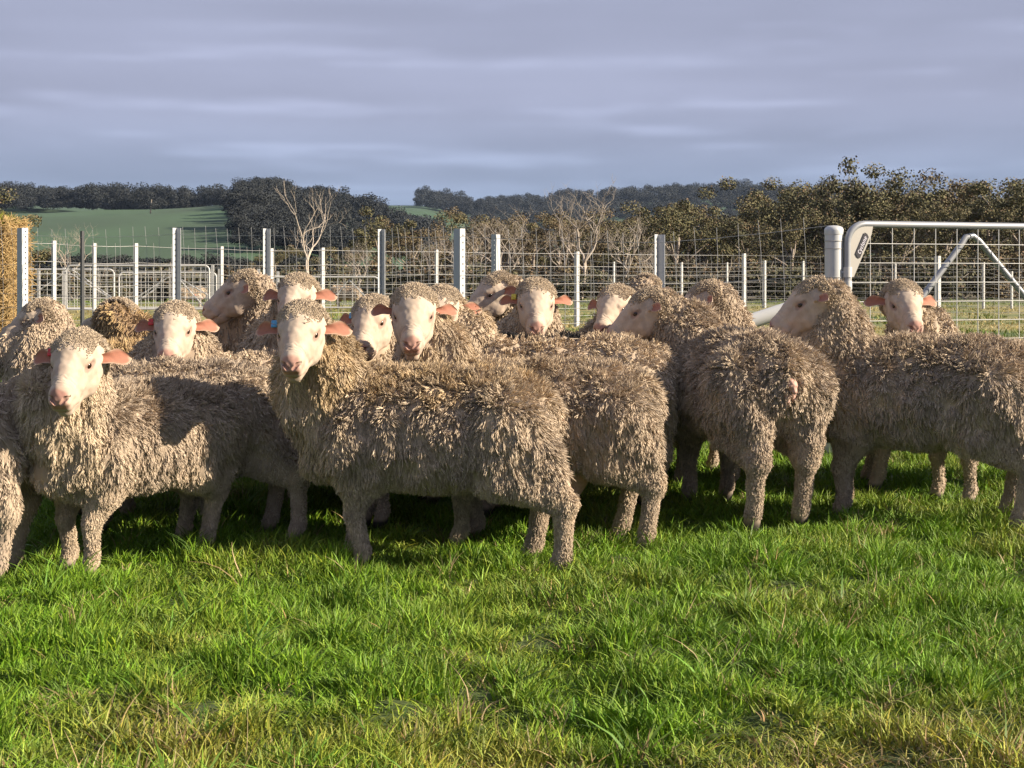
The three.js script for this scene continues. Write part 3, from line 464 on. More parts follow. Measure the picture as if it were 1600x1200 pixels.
// the far woods, one mass of crowns on the hills
const FARTREE = [0, 1, 2].map(() => leafCloud(Array.from({ length: 13 }, () => [V(ran(-0.36, 0.36), ran(0.28, 0.86), ran(-0.36, 0.36)), ran(0.13, 0.24)]), 230, 0.042, [0.017, 0.021, 0.021, 0.0], 0.75));
{
  const list = [];
  const wood = (n, p0, p1, d0, d1, h0, h1) => { for (let i = 0; i < n; i++) { const d = ran(d0, d1), px = ran(p0, p1); if (px > 518 && px < 536 && d > 300 && d < 590) continue; const x = (px - 800) * d / FOCAL; list.push({ p: V(x, groundY(x, -d) - 0.3, -d), s: ran(h0, h1), a: ran(0, 6.28) }); } };
  wood(220, -400, 390, 600, 690, 9, 14); wood(110, 374, 530, 380, 640, 8, 12); wood(90, 520, 685, 600, 680, 12, 16); wood(70, 380, 560, 300, 380, 6, 9); wood(70, 540, 900, 430, 520, 6, 9);
  wood(620, 660, 2200, 1150, 1600, 12, 20); wood(480, 740, 2200, 800, 1150, 9, 15); wood(120, -100, 560, 110, 150, 2.2, 3.6); wood(90, 560, 1700, 110, 180, 3, 5);
  FARTREE.forEach((geo, k) => { const L = list.filter((_, i) => i % 3 === k), m = new THREE.InstancedMesh(geo, leafMat, L.length); m.name = numbered('distant_woods'); m.userData = { kind: 'stuff', label: 'dark woods covering the distant hills', category: 'woods' }; m.castShadow = m.receiveShadow = true; const q = new THREE.Quaternion(); L.forEach((l, i) => { q.setFromAxisAngle(UPV, l.a); tmpM.compose(l.p, q, V(l.s * ran(0.9, 1.4), l.s, l.s * 1.1)); m.setMatrixAt(i, tmpM); const c = ran(0.75, 1.2); m.setColorAt(i, tmpC.setRGB(c, c, c)); }); scene.add(m); });
  const lone = thing('paddock_tree', 'dark spreading tree alone on the green hill', 'tree'); mesh('crown', FARTREE[0], leafMat, lone).userData = { kind: 'stuff' }; mesh('trunk', GUMS[0].trunk, barkMat, lone); place(lone, 235, 520, 13, 0.4, 10);
}
{ // a small pale shed among the far trees
  const g = thing('farm_shed', 'tiny pale gable shed among the far trees on the ridge', 'shed'), d = 585, w = 3.4;
  const sh = new THREE.Shape(); sh.moveTo(-w / 2, 0); sh.lineTo(w / 2, 0); sh.lineTo(w / 2, 1.2); sh.lineTo(0, 2.4); sh.lineTo(-w / 2, 1.2);
  mesh('wall', new THREE.ExtrudeGeometry(sh, { depth: 3, bevelEnabled: false }), std(0.6, 0.58, 0.55), g);
  for (const q of [-1, 1]) { const r = mesh('roof', new THREE.BoxGeometry(1.95, 0.06, 3.3), std(0.55, 0.55, 0.56, 0.5), g); r.position.set(q * 0.72, 1.85, 1.5); r.rotation.z = -q * 0.745; }
  const x = (527 - 800) * d / FOCAL; g.position.set(x, groundY(x, -d), -d);
}

scene.fog = new THREE.FogExp2(new THREE.Color().setRGB(0.50, 0.66, 0.95), 0.00006);

// ------------------------------------------------------------------ fences, gates, bale
const galv = new THREE.MeshStandardMaterial({ color: new THREE.Color().setRGB(0.40, 0.41, 0.42), roughness: 0.5, metalness: 0.15 }), galvWhite = std(0.46, 0.46, 0.45, 0.5, { metalness: 0.05 }), wireMat = std(0.34, 0.34, 0.34, 0.45, { metalness: 0.5 }), rustWire = std(0.33, 0.32, 0.30, 0.6, { metalness: 0.3 }), gateMat = std(0.27, 0.28, 0.295, 0.42, { metalness: 0.3 }), blackPost = std(0.025, 0.027, 0.03, 0.5), pipeMat = std(0.46, 0.47, 0.47, 0.5, { metalness: 0.25 });
// channel post with punched holes: a web and one flange
const holed = (w, h) => { const s = new THREE.Shape(); s.moveTo(-w / 2, -0.02); s.lineTo(w / 2, -0.02); s.lineTo(w / 2, h); s.lineTo(-w / 2, h); for (let y = 0.3; y < h - 0.03; y += 0.055) { const p = new THREE.Path(); p.absellipse(w * 0.06, y, 0.0055, 0.0085, 0, 6.2832, true); s.holes.push(p); } return new THREE.ExtrudeGeometry(s, { depth: 0.004, bevelEnabled: false, curveSegments: 6 }); };
function channelGeo(h, w = 0.052, dpt = 0.05) { const a = holed(w, h), b = new THREE.BoxGeometry(0.004, h + 0.02, dpt), c = new THREE.BoxGeometry(0.004, h + 0.02, dpt * 0.8); b.translate(-w / 2 + 0.0035, h / 2 - 0.012, -dpt / 2 - 0.001); c.translate(w / 2 - 0.0035, h / 2 - 0.012, -dpt * 0.4 - 0.001); return mergeGeometries([a, b.toNonIndexed(), c.toNonIndexed()]); }
// the same section seen from its open side
function angleGeo(h, w = 0.05, dpt = 0.046) { const a = holed(w, h), b = new THREE.BoxGeometry(0.004, h + 0.02, dpt); b.translate(w / 2 - 0.0035, h / 2 - 0.012, dpt / 2 + 0.005); return mergeGeometries([a, b.toNonIndexed()]); }
function stayPts(h, kink) { const p = [], ph = ran(0, 6); const n = 7; for (let i = 0; i <= n; i++) { const t = i / n; p.push(V(kink * (Math.sin(t * 9 + ph) * 0.5 + (t > 0.85 ? -1.2 * (t - 0.85) / 0.15 : 0)), t * h, 0.004 * Math.sin(t * 12))); } return p; }
function wireFence(name, label, pts, { heights, stayStep, stayH, kink = 0.004, r = 0.002, postMat = galv, turn, sag = 0.008, stayTop = 0.05 }) {
  // pts: [px, depth, top pixel or null, width scale]
  const g = thing(name, label, 'fence'), P = pts.map(([px, d, top, w, m]) => { const x = (px - 800) * d / FOCAL; return { x, z: -d, y: groundY(x, -d), h: top === null ? 0 : EYE + (HORIZON - top) * d / FOCAL - groundY(x, -d), w: w || 1, m }; });
  P.forEach((p) => { if (!p.h) return; const q = mesh('post', p.m === blackPost ? new THREE.BoxGeometry(0.03, p.h, 0.03).translate(0, p.h / 2, 0) : p.m === 'open' ? angleGeo(p.h) : channelGeo(p.h), p.m && p.m !== 'open' ? p.m : postMat, g); q.position.set(p.x, p.y, p.z - 0.012); q.rotation.y = turn + ran(-0.12, 0.12); q.scale.set(p.w, 1, p.w); });
  heights.forEach((hh) => { const l = []; P.forEach((p, i) => { const sc = p.h ? p.h / 1.42 : 1; l.push(V(p.x, p.y + hh * sc, p.z + 0.012)); if (i < P.length - 1) { const q = P[i + 1], s2 = q.h ? q.h / 1.42 : 1; for (const t of [0.33, 0.66]) l.push(V(mix(p.x, q.x, t), mix(p.y + hh * sc, q.y + hh * s2, t) - sag, mix(p.z, q.z, t) + 0.012)); } }); mesh('wire', tube(l, r, r, 4, false), wireMat, g); });
  const geos = [0, 1, 2, 3, 4].map(() => tube(stayPts(1, kink), r * 0.85, r * 0.85, 4, false));
  let k = 0;
  for (let i = 0; i < P.length - 1; i++) { const a = P[i], b = P[i + 1], L = Math.hypot(b.x - a.x, b.z - a.z), n = Math.max(1, Math.round(L / stayStep)); for (let j = 1; j < n; j++) { const t = j / n, q = mesh('stay_wire', geos[k++ % 5], wireMat, g), sc = mix(a.h || 1.42, b.h || 1.42, t) / 1.42; q.position.set(mix(a.x, b.x, t), mix(a.y, b.y, t), mix(a.z, b.z, t) + 0.016); q.scale.set(1, (stayH + ran(-stayTop, stayTop) * 0.3) * sc, 1); } }
  return g;
}
const H1 = [1.36, 1.07, 0.93, 0.79, 0.66, 0.53, 0.41, 0.29, 0.17, 0.06];
wireFence('wire_fence', 'nearest galvanised post and mesh wire fence behind the flock', [[-90, 15.9, 352], [38, 15.3, 356, 1.5], [128, 15.1, 361, 1, blackPost], [272, 14.7, 356, 1.2, 'open'], [413, 13.9, 357, 1.0, 'open'], [593, 12.8, 358, 0.9, 'open'], [722, 11.3, 357, 1.2], [1025, 9.5, 366, 1.05, 'open'], [1296, 8.72, null]], { heights: H1, stayStep: 0.155, stayH: 1.43, kink: 0.012, turn: 0.95, r: 0.0019 });
const H2 = [1.38, 1.14, 0.98, 0.82, 0.66, 0.5, 0.36, 0.22, 0.08];
wireFence('wire_fence', 'second wire fence with thin pale posts further back', [[-60, 21.5, 372], [85, 22.2, 376], [148, 23, 380, 0.9], [213, 23.5, 380], [347, 25, 385, 0.9], [425, 26, 388], [505, 26.5, 387, 1.1], [683, 28.5, 390, 1], [903, 30.5, 393, 1.5], [1164, 33, 396, 1.3], [1468, 33.5, 400, 2.0], [1680, 34, 401]], { heights: H2, stayStep: 0.34, stayH: 1.42, kink: 0.006, turn: 0.7, r: 0.0032, postMat: galvWhite });
wireFence('wire_fence', 'third wire fence in front of the trees', [[600, 46, 412], [780, 47, 391, 1.6], [960, 47, 409], [1066, 47.5, 410, 1.3], [1137, 48, 410], [1196, 48.5, 407, 1.6], [1256, 48.5, 408, 1.2], [1330, 48, 412], [1400, 48, 412], [1538, 48, 410, 1.3], [1582, 48, 424, 1.2], [1690, 48, 412]], { heights: H2, stayStep: 0.7, stayH: 1.42, kink: 0.02, turn: 0.7, r: 0.0045, postMat: galvWhite });
{ const x = at(772, 366, 16.5), g = thing('steel_post', 'single dark-sided steel post right of the middle of the near fence', 'post'), h = x.y; const q = mesh('post', channelGeo(h), galv, g); q.rotation.y = -0.7; q.scale.set(1.4, 1, 1.6); g.position.set(x.x, 0, x.z); }
// strainer post with cap and bands
const strainer = at(1303, 350, 8.65);
{
  const g = thing('strainer_post', 'thick round galvanised strainer post with domed cap beside the gate', 'post'), h = strainer.y, R = 0.0535; g.position.set(strainer.x, 0, strainer.z);
  mesh('pipe', new THREE.CylinderGeometry(R, R, h - 0.03, 40).translate(0, (h - 0.03) / 2 - 0.01, 0), pipeMat, g);
  mesh('cap', new THREE.LatheGeometry([[0, 0.022], [0.022, 0.0205], [0.040, 0.016], [0.050, 0.009], [R + 0.0015, 0.0], [R + 0.0025, -0.008], [R + 0.0025, -0.032], [R, -0.034]].map(([x, y]) => new THREE.Vector2(x, y)), 40).translate(0, h - 0.03, 0), pipeMat, g);
  for (const y of [h - 0.10, h - 0.145, 1.045, 1.0, 0.62]) mesh('wire_tie', new THREE.TorusGeometry(R + 0.002, 0.0021, 6, 40).rotateX(Math.PI / 2).translate(0, y, 0), rustWire, g);
  const b = mesh('gudgeon', line(V(0.02, 1.075, 0.03), V(0.075, 1.075, 0.035), 0.008, 8), galv, g); b.castShadow = true;
  const s = thing('stay_pipe', 'fat white diagonal stay pipe leaning on the strainer post', 'pipe'), a = V(strainer.x - 0.05, 0.93, strainer.z), e = V(strainer.x - 2.85, 0.02, strainer.z + 0.1); mesh('pipe', tube([a, e], 0.044, 0.044, 24), std(0.52, 0.53, 0.51, 0.5), s);
  const q = a.clone().lerp(e, 0.26); const ring = mesh('wire_tie', new THREE.TorusGeometry(0.058, 0.0022, 6, 30), rustWire, s); ring.position.copy(q); ring.rotation.set(0.3, 0.9, 0.2);
}
// pipe and mesh gates
function pipeGate(name, label, origin, dir, W, Hh, y0, { r = 0.021, mx = 0.15, my = 0.115, wr = 0.0027, braces = [], plate = false, mat = galv, corner = 0.10 }) {
  const g = thing(name, label, 'gate'); g.position.copy(origin); g.rotation.y = Math.atan2(-dir.z, dir.x);
  const top = y0 + Hh, c = corner, arc = (cx, cy, a0, a1) => Array.from({ length: 7 }, (_, i) => { const a = mix(a0, a1, i / 6); return V(cx + Math.cos(a) * c, cy + Math.sin(a) * c, 0); });
  const frame = [V(0, y0, 0), ...arc(c, top - c, Math.PI, Math.PI / 2), ...arc(W - c, top - c, Math.PI / 2, 0), V(W, y0, 0)];
  mesh('frame', tube(frame, r, r, 12), mat, g); mesh('rail', tube([V(0, y0, 0), V(W, y0, 0)], r, r, 10), mat, g);
  const vg = tube([V(0, y0, 0), V(0, top - r * 0.5, 0)], wr, wr, 5, false), hg = tube([V(0, 0, 0), V(W, 0, 0)], wr * 0.9, wr * 0.9, 5, false);
  for (let x = mx; x < W - 0.03; x += mx) mesh('mesh_wire', vg, galvWhite, g).position.set(x, 0, 0.006);
  for (let y = top - my * 1.0; y > y0 + 0.03; y -= my) mesh('mesh_wire', hg, galvWhite, g).position.set(0, y, 0.010);
  for (const b of braces) mesh('brace', tube(b.map(([x, y]) => V(x, y, -r * 1.6)), r * 0.9, r * 0.9, 12), mat, g);
  return g;
}
const gdir = V(1, 0, -0.36).normalize(), g0 = at(1324, 352, 8.62); g0.y = 0;
const gateTop = EYE + (HORIZON - 350) * 8.62 / FOCAL;
{
  const pk = 0.88, gate = pipeGate('farm_gate', 'wide galvanised pipe and mesh gate at the right edge', g0, gdir, 3.4, gateTop - 0.10, 0.10, { mat: gateMat, braces: [[[0.12, 0.45], [pk - 0.06, gateTop - 0.115], [pk - 0.025, gateTop - 0.068], [pk + 0.025, gateTop - 0.06], [pk + 0.07, gateTop - 0.09], [2.1, 0.12]]], corner: 0.115, mx: 0.152, my: 0.114 });
  const sh = new THREE.Shape(); sh.moveTo(0.012, gateTop - 0.31); sh.lineTo(0.012, gateTop - 0.115); sh.quadraticCurveTo(0.02, gateTop - 0.02, 0.12, gateTop - 0.012); sh.lineTo(0.165, gateTop - 0.012); sh.lineTo(0.155, gateTop - 0.06); sh.lineTo(0.034, gateTop - 0.31);
  const pl = mesh('corner_plate', new THREE.ExtrudeGeometry(sh, { depth: 0.004, bevelEnabled: false }), std(0.34, 0.325, 0.295, 0.6, { metalness: 0.2 }), gate); pl.position.z = 0.012;
  for (const [y, l] of [[1.075, 0.06], [1.0, 0.05]]) mesh('hinge', new THREE.CylinderGeometry(0.027, 0.027, l, 20).translate(0, y, 0), galvWhite, gate);
  const cv = document.createElement('canvas'); cv.width = 512; cv.height = 128; const cx = cv.getContext('2d'); cx.fillStyle = '#14111f'; cx.fillRect(0, 0, 512, 128); cx.fillStyle = '#b9b7c0'; cx.font = 'italic bold 98px sans-serif'; cx.textAlign = 'center'; cx.textBaseline = 'middle'; cx.fillText('Cyclone', 256, 64, 430);
  const ct = new THREE.CanvasTexture(cv); ct.colorSpace = THREE.SRGBColorSpace; ct.magFilter = THREE.LinearFilter;
  const badge = mesh('badge', badgeGeo(), new THREE.MeshStandardMaterial({ map: ct, roughness: 0.5 }), pl); badge.position.set(0.088, gateTop - 0.125, 0.009); badge.rotation.z = 1.12; badge.userData.label = 'dark badge lettered Cyclone';
}
function badgeGeo() { const s = new THREE.Shape(); [[-0.49, 0], [-0.41, 0.45], [0.49, 0.45], [0.49, 0], [0.41, -0.45], [-0.49, -0.45]].forEach(([x, y], i) => s[i ? 'lineTo' : 'moveTo'](x * 0.155, y * 0.042)); const g = new THREE.ShapeGeometry(s), p = g.attributes.position, u = g.attributes.uv; for (let i = 0; i < p.count; i++) u.setXY(i, p.getX(i) / 0.155 + 0.5, p.getY(i) / 0.042 + 0.5); return g; }
// stock yard gates in the distance on the left
for (const [p0, p1, ty, by, d, br, l] of [[15, 178, 421, 483, 43, 1, 'left stock yard gate behind the hay bale'], [104, 327, 415, 483, 41, 0, 'long rounded stock yard gate across the left yards'], [186, 338, 426, 482, 44, 1, 'back stock yard gate with a rising brace'], [424, 592, 433, 486, 44, 0, 'stock yard gate left of the centre fence post']]) {
  const a = at(p0, ty, d), b = at(p1, ty, d), W = b.x - a.x, top = a.y, y0 = Math.max(0.12, at(0, by, d).y), o = V(a.x, 0, a.z);
  pipeGate('yard_gate', l, o, V(1, 0, 0), W, top - y0, y0, { r: 0.026, mx: 0.22, my: 0.15, wr: 0.0065, mat: galvWhite, corner: 0.14, braces: br ? [[[0.05, y0], [W * 0.55, top - 0.06], [W - 0.05, y0 + 0.25]]] : [[[0.06, top - 0.06], [W * 0.42, y0 + 0.02], [W * 0.62, top * 0.52], [W * 0.72, top - 0.08], [W - 0.1, y0]]] });
}
// yard rails between
for (const [px, top, d] of [[30, 402, 42], [60, 420, 44], [100, 418, 45], [332, 414, 43], [343, 420, 43], [404, 420, 45], [434, 424, 45]]) { const p = at(px, top, d), g = thing('yard_post', ranked('thin pale post of the stock yards'), 'post', 'stock yard posts'); mesh('post', channelGeo(p.y), galvWhite, g); g.position.set(p.x, 0, p.z); g.scale.set(1.5, 1, 1.5); }

// hay bale: two big square bales' worth of straw with sprouting top
{
  const d = 17.2, g = thing('hay_bale', 'tall golden hay stack with green shoots sprouting on top at the left edge', 'hay bale'), right = at(8, 320, d), h = EYE + (HORIZON - 345) * d / FOCAL, W = 2.3; g.position.set(right.x - W / 2, 0, -d - 0.38);
  const core = new RoundedBoxGeometry(W, h, 0.76, 6, 0.16), p = core.attributes.position; for (let i = 0; i < p.count; i++) { const k = 0.04 * N3(p.getX(i) * 3, p.getY(i) * 3, p.getZ(i) * 3); p.setXYZ(i, p.getX(i) + k, p.getY(i) + k, p.getZ(i) + k); } core.computeVertexNormals(); core.translate(0, h / 2, 0);
  mesh('bale', core, std(0.22, 0.145, 0.055, 1), g);
  const straw = tube([V(0, -0.5, 0), V(0.06, -0.1, 0), V(-0.03, 0.5, 0)], 0.03, 0.02, 4, false), n = 9000, m = new THREE.InstancedMesh(straw, matStraw(), n), q = new THREE.Quaternion(), e = new THREE.Euler(); m.name = 'loose_straw'; m.userData = { kind: 'stuff' };
  for (let i = 0; i < n; i++) { const f = rnd(), y = ran(0, h), onTop = f > 0.86; const P = onTop ? V(ran(-W / 2, W / 2), h - 0.02, ran(-0.38, 0.38)) : f < 0.5 ? V(ran(-W / 2, W / 2), y, 0.38) : V(W / 2, y, ran(-0.38, 0.38)); const rr = 0.10; if (!onTop && f < 0.5) P.z -= Math.max(0, rr - (W / 2 - Math.abs(P.x))) * 0.7; P.add(V(ran(-0.04, 0.05), ran(-0.03, 0.03), ran(-0.04, 0.05))); q.setFromEuler(e.set(ran(-0.9, 0.9), ran(0, 6.28), ran(0.3, 2.6))); tmpM.compose(P, q, V(0.13, ran(0.08, 0.26), 0.13)); m.setMatrixAt(i, tmpM); const k = ran(0.55, 1.2); m.setColorAt(i, tmpC.setRGB(0.46 * k, 0.32 * k, 0.14 * k)); }
  g.add(m);
  const sp = new THREE.InstancedMesh(makeTuft(12, 0.22, 0.013, 0.06, 0.6), matGrass, 420); sp.name = 'sprouted_shoots'; sp.userData = { kind: 'stuff' };
  for (let i = 0; i < 420; i++) { const x = ran(-W / 2, W / 2 - 0.02), z = ran(-0.36, 0.36), ed = smooth(0, 0.5, W / 2 - x); q.setFromEuler(e.set(ran(-0.2, 0.2), ran(0, 6), ran(-0.3, 0.1))); tmpM.compose(V(x, h - 0.03, z), q, V(1, ran(0.7, 1.1) * mix(0.6, 1.15, ed), 1)); sp.setMatrixAt(i, tmpM); const k = ran(0.8, 1.2); sp.setColorAt(i, tmpC.setRGB(0.24 * k, 0.27 * k, 0.025 * k)); }
  g.add(sp);
}

// ------------------------------------------------------------------ the flock, nearest first
// px, d: middle of the body in the frame and its depth; head: middle of the face; yaw, look: headings in degrees (180 left, -90 to the viewer)
sheep({ px: 664, d: 5.42, yaw: 174, s: 1.0, head: [463, 537, 5.13], look: -93, pitch: -31, kind: 0, n: 74000, len: 0.062, legs: [-0.05, 0.02, -0.12, 0.0], tag: [1, tagBlue, 'blue tag in the ear'], hay: 0.75, cream: 0.85, tail: 0.60, earback: -0.05,
  label: 'large sheep standing side-on in front of the flock, looking straight out, blue ear tag' });
sheep({ px: 206, d: 5.30, yaw: -124, s: 0.885, head: [107, 586, 4.86], look: -92, pitch: -33, kind: 2, n: 68000, len: 0.058, legs: [0.02, -0.03, 0.08, 0.0], tag: [1, tagRed, 'red tag in the ear'], cream: 0.9, cool: 0.1,
  label: 'front left sheep facing out, red ear tag, dark shadow across its rump' });
sheep({ px: 838, d: 5.86, yaw: 177, s: 1.0, head: [645, 507, 5.66], look: -89, pitch: -33, kind: 1, n: 56000, len: 0.058, legs: [0.03, -0.02, -0.04, 0.05], cream: 0.6, hay: 0.3, tail: 0.60, udder: true,
  label: 'sheep behind the large front one, broad white face, mouth slightly open, big orange ears' });
sheep({ px: 1150, d: 6.40, yaw: 105, s: 1.08, head: [984, 500, 6.72], look: 176, pitch: -33, kind: 2, n: 58000, len: 0.052, cs: 0.030, swirl: 0.45, lift: 0.10, legs: [0.0, 0.04, -0.02, 0.03], cream: 0.3, cool: 0.25, tail: 0.85, eartwist: 0.5,
  label: 'sheep seen from behind with pink docked tail, its head turned left' });
sheep({ px: 1430, d: 6.28, yaw: 153, s: 1.07, head: [1240, 487, 6.36], look: 172, pitch: -33, kind: 2, n: 58000, len: 0.054, cs: 0.034, swirl: 0.42, lift: 0.06, legs: [0.0, 0.04, -0.03, 0.05], cream: 0.6, cool: 0.3, hay: 0.2, tail: 0.75, eartwist: 0.6, neck: 1.12,
  label: 'big sheep in profile at the right edge, curly topknot, head raised below the gate post' });
sheep({ px: 262, d: 5.78, yaw: 178, s: 0.95, head: [5, 640, 5.85], look: 185, pitch: -30, kind: 0, n: 34000, len: 0.044, cs: 0.026, lift: 0.1, legs: [0, 0.03, -0.17, -0.02], cream: 0.2, cool: 0.4,
  label: 'sheep behind the front left one with pale lit back and dark shaded flank, head hidden' });
sheep({ px: -135, d: 5.1, yaw: 172, s: 0.93, head: [-380, 560, 5.1], look: 180, pitch: -30, kind: 0, n: 14000, len: 0.055, legs: [0, 0, 0.0, 0.05], cream: 0.3, cool: 0.3,
  label: 'dark rump of a sheep cut off by the left edge of the photo' });
const far = { n: 17000, len: 0.044, cs: 0.03, lift: 0.1, w: 0.0066, cell: 0.016 };
sheep({ ...far, px: 1552, d: 7.1, yaw: -148, s: 1.03, head: [1421, 488, 6.72], look: -88, pitch: -31, kind: 0, cream: 0.5, legs: [0, 0, 0, 0],
  label: 'sheep facing out between the big right sheep and the wire gate' });
sheep({ ...far, px: 420, d: 6.22, yaw: -160, s: 1.02, head: [267, 530, 5.92], look: -87, pitch: -31, kind: 0, tag: [1, tagRed, 'red tag in the ear'], cream: 0.5,
  label: 'white-faced sheep with red ear tag looking over the back of the front left sheep' });
sheep({ ...far, px: 196, d: 6.58, yaw: 90, s: 1.0, head: [200, 512, 7.02], look: 84, pitch: -22, kind: 0, hs: 1.15, earback: -0.6, hay: 0.9, neck: 1.25, base: [0.27, 0.185, 0.11], n: 11000, len: 0.065, cream: 0,
  label: 'sheep facing away, brown woolly nape with one white ear showing' });
sheep({ ...far, px: 165, d: 7.5, yaw: 180, s: 1.06, head: [34, 512, 7.45], look: 186, pitch: -30, kind: 0, cream: 0.4, eartwist: 0.2,
  label: 'sheep in profile at the far left edge below the hay bale' });
sheep({ ...far, px: 500, d: 7.4, yaw: 176, s: 1.05, head: [352, 466, 7.15], look: 180, pitch: -27, kind: 2, cream: 0.4, neck: 0.9, eartwist: 0.3,
  label: 'sheep with raised head in profile facing left, behind the flock on the left' });
sheep({ ...far, px: 545, d: 6.85, yaw: -165, s: 1.0, head: [455, 479, 6.35], look: -97, pitch: -30, kind: 2, cream: 0.5,
  label: 'sheep peering over the head of the large front sheep, dark brown ears' });
sheep({ ...far, px: 655, d: 6.38, yaw: -140, s: 0.96, head: [572, 518, 6.05], look: -101, pitch: -33, roll: 5, kind: 2, tag: [1, tagBlue, 'blue tag in the ear'], cream: 0.6,
  label: 'narrow-faced sheep with blue ear tag between the two central sheep' });
sheep({ ...far, px: 868, d: 6.45, yaw: 178, s: 1.07, head: [684, 502, 6.3], look: -96, pitch: -33, kind: 0, cream: 0.3, hay: 0.4, spots: [[V(0.19, 0.76, 0.0), 0.075, [0.02, 0.02, 0.022]], [V(-0.06, 0.75, 0.0), 0.06, [0.025, 0.024, 0.025]]],
  label: 'sheep mostly hidden behind broad-faced one, black stains on its back, one ear showing' });
sheep({ ...far, px: 900, d: 8.0, yaw: 178, s: 1.04, head: [752, 470, 7.55], look: -160, pitch: -32, kind: 0, cream: 0.5,
  label: 'sheep in half profile facing left below the dark fence posts' });
sheep({ ...far, px: 930, d: 7.12, yaw: -155, s: 1.04, head: [838, 488, 6.72], look: -90, pitch: -33, kind: 1, tag: [1, tagYellow, 'yellow tag in the ear'], cream: 0.6,
  label: 'speckle-faced sheep looking out at the middle of the flock, yellow ear tag' });
sheep({ ...far, px: 1040, d: 7.5, yaw: -150, s: 1.0, head: [950, 493, 6.95], look: -118, pitch: -30, kind: 0, cream: 0.5,
  label: 'white-faced sheep half hidden by a turned head, looking down to the left' });
sheep({ ...far, px: 1034, d: 8.15, yaw: 85, s: 1.0, head: [1018, 462, 8.5], look: 70, pitch: -20, kind: 0, cream: 0.3, neck: 1.15,
  label: 'woolly back of a head behind the white-faced sheep on the right' });
sheep({ ...far, px: 1232, d: 7.25, yaw: 176, s: 1.06, head: [1076, 485, 7.15], look: 164, pitch: -30, kind: 0, cream: 0.55, neck: 1.12, eartwist: 0.5,
  label: 'curly-necked sheep in profile left of the fallen white pipe' });

const tiny = { n: 2600, len: 0.06, w: 0.022, cell: 0.03, hs: 1.05 };
sheep({ ...tiny, px: 300, d: 49, yaw: 20, s: 0.95, head: [312, 463, 48.9], look: 0, pitch: -30, group: 'sheep far behind the fence', label: 'tiny distant sheep grazing in front of the stock yard gates' });
sheep({ ...tiny, px: 541, d: 47, yaw: 170, s: 1.0, head: [522, 462, 46.9], look: 180, pitch: -50, group: 'sheep far behind the fence', label: 'tiny distant sheep side-on behind the middle of the near fence' });
sheep({ ...tiny, px: 1130, d: 41, yaw: -80, s: 1.0, head: [1124, 458, 40.5], look: -110, pitch: -30, group: 'sheep far behind the fence', label: 'tiny distant pale sheep right of the curly-necked one' });

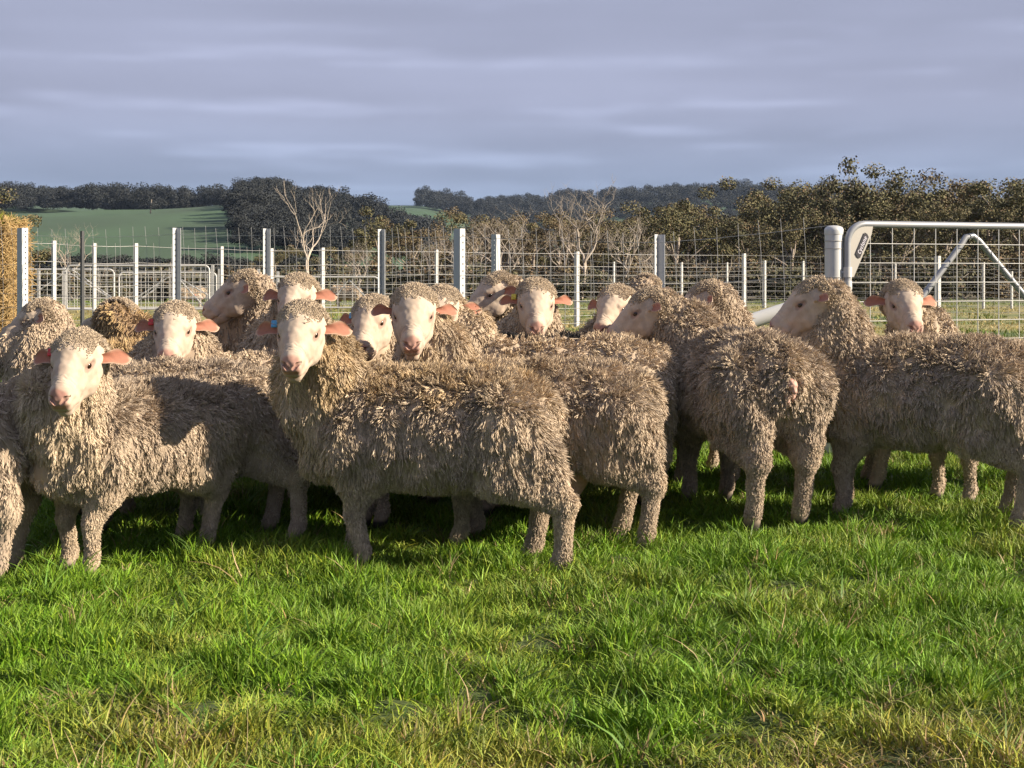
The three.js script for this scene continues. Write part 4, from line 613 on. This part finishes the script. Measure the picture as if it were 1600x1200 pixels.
function scatter(name, label, tufts, list) {
  tufts.forEach((geo, k) => {
    const L = list.filter((_, i) => i % tufts.length === k); if (!L.length) return;
    const m = new THREE.InstancedMesh(geo, matGrass, L.length); m.name = numbered(name); m.castShadow = m.receiveShadow = true; m.userData = { kind: 'stuff', label, category: 'grass' };
    const q = new THREE.Quaternion(), e = new THREE.Euler();
    L.forEach((l, i) => { q.setFromEuler(e.set(l.tx || 0, l.a, l.tz || 0)); tmpM.compose(l.p, q, V(l.s, l.s * (l.h || 1), l.s)); m.setMatrixAt(i, tmpM); m.setColorAt(i, tmpC.setRGB(...l.c)); });
    scene.add(m);
  });
}
{
  const lush = [], dry = [], T = [0, 1, 2, 3].map((i) => makeTuft(15, 0.074, 0.0050, 0.032, 0.5 + 0.15 * i)), D = [0, 1].map(() => makeTuft(6, 0.14, 0.0028, 0.05, 0.9)), W = [0, 1].map(() => makeTuft(10, 0.12, 0.0075, 0.035, 1.1));
  const wide = [];
  for (let d = 2.55; d < 9.6; d += 0.027 + 0.005 * Math.max(0, d - 4)) {
    const half = d * 0.44 + 1.3, st = 0.028 + 0.005 * Math.max(0, d - 4);
    for (let x = -half; x < half; x += st) {
      const X = x + ran(-0.5, 0.5) * st, Z = -d + ran(-0.5, 0.5) * st, m = fbm2(X * 1.7, Z * 1.7, 3), lump = N2(X * 3.4 + 9, Z * 3.4), dr = dryness(X, Z);
      const h = clamp(0.85 + 0.95 * m + 0.5 * lump, 0.45, 2.0) * mix(1, 0.75, dr);
      const yel = clamp(dr * 1.1 + 0.45 * N2(X * 0.9 + 3, Z * 0.9) + ran(-0.25, 0.25)), k = ran(0.7, 1.25) * (1 + 0.18 * N2(X * 2.3 + 20, Z * 2.3));
      let c = [mix(0.150, 0.285, yel) * k, mix(0.275, 0.300, yel) * k, mix(0.015, 0.048, yel) * k];
      if (rnd() < 0.015 + 0.10 * dr) c = [0.33 * k, 0.26 * k, 0.13 * k];
      const p = V(X, groundY(X, Z), Z);
      lush.push({ p, a: ran(0, 6.28), s: ran(0.85, 1.15) * (1 + 0.05 * Math.max(0, d - 4)), h, c, tx: ran(-0.15, 0.15), tz: 0.1 + ran(-0.2, 0.2) });
      if (lump > 0.35 && m > 0.0 && rnd() < 0.10) wide.push({ p, a: ran(0, 6.28), s: ran(0.8, 1.2), h: clamp(h, 0.7, 1.25), c: [0.112 * k, 0.215 * k, 0.019 * k], tz: ran(-0.2, 0.3) });
      if (rnd() < 0.003 + 0.07 * dr * dr) dry.push({ p, a: ran(0, 6.28), s: ran(0.7, 1.3), h: ran(0.6, 1.15), c: [0.42 * k, 0.335 * k, 0.20 * k], tx: ran(-0.6, 0.6), tz: ran(-0.6, 0.6) });
    }
  }
  scatter('paddock_grass', 'short lush green pasture grass in the foreground', T, lush);
  scatter('broad_grass', 'broad bladed bright green grass clumps', W, wide);
  scatter('dry_grass', 'pale dry straw stems among the green grass', D, dry);
  const farG = [], F = [0, 1, 2].map(() => makeTuft(14, 0.11, 0.013, 0.10, 0.7));
  for (let d = 9.6; d < 66; d *= 1.0 + 0.010 + 0.0004 * d) {
    const half = d * 0.44 + 1.6, st = 0.075 + 0.011 * (d - 9);
    for (let x = -half; x < half; x += st) {
      const X = x + ran(-0.5, 0.5) * st, Z = -d - ran(0, 0.02) * d, straw = smooth(0.0, 0.35, fbm2(X * 0.16 + 3, Z * 0.3, 3) + 0.42) * smooth(17, 24, d) * smooth(62, 46, d), k = ran(0.8, 1.2), yel = clamp(straw * 0.85 + ran(-0.2, 0.2));
      farG.push({ p: V(X, groundY(X, Z), Z), a: ran(0, 6.28), s: 1 + 0.02 * (d - 9), h: ran(0.5, 1.1) * (1 - 0.4 * straw), c: [mix(0.115, 0.37, yel) * k, mix(0.190, 0.30, yel) * k, mix(0.015, 0.12, yel) * k] });
    }
  }
  scatter('pasture_grass', 'green and straw coloured pasture beyond the fence', F, farG);
}
renderer.render(scene, camera);
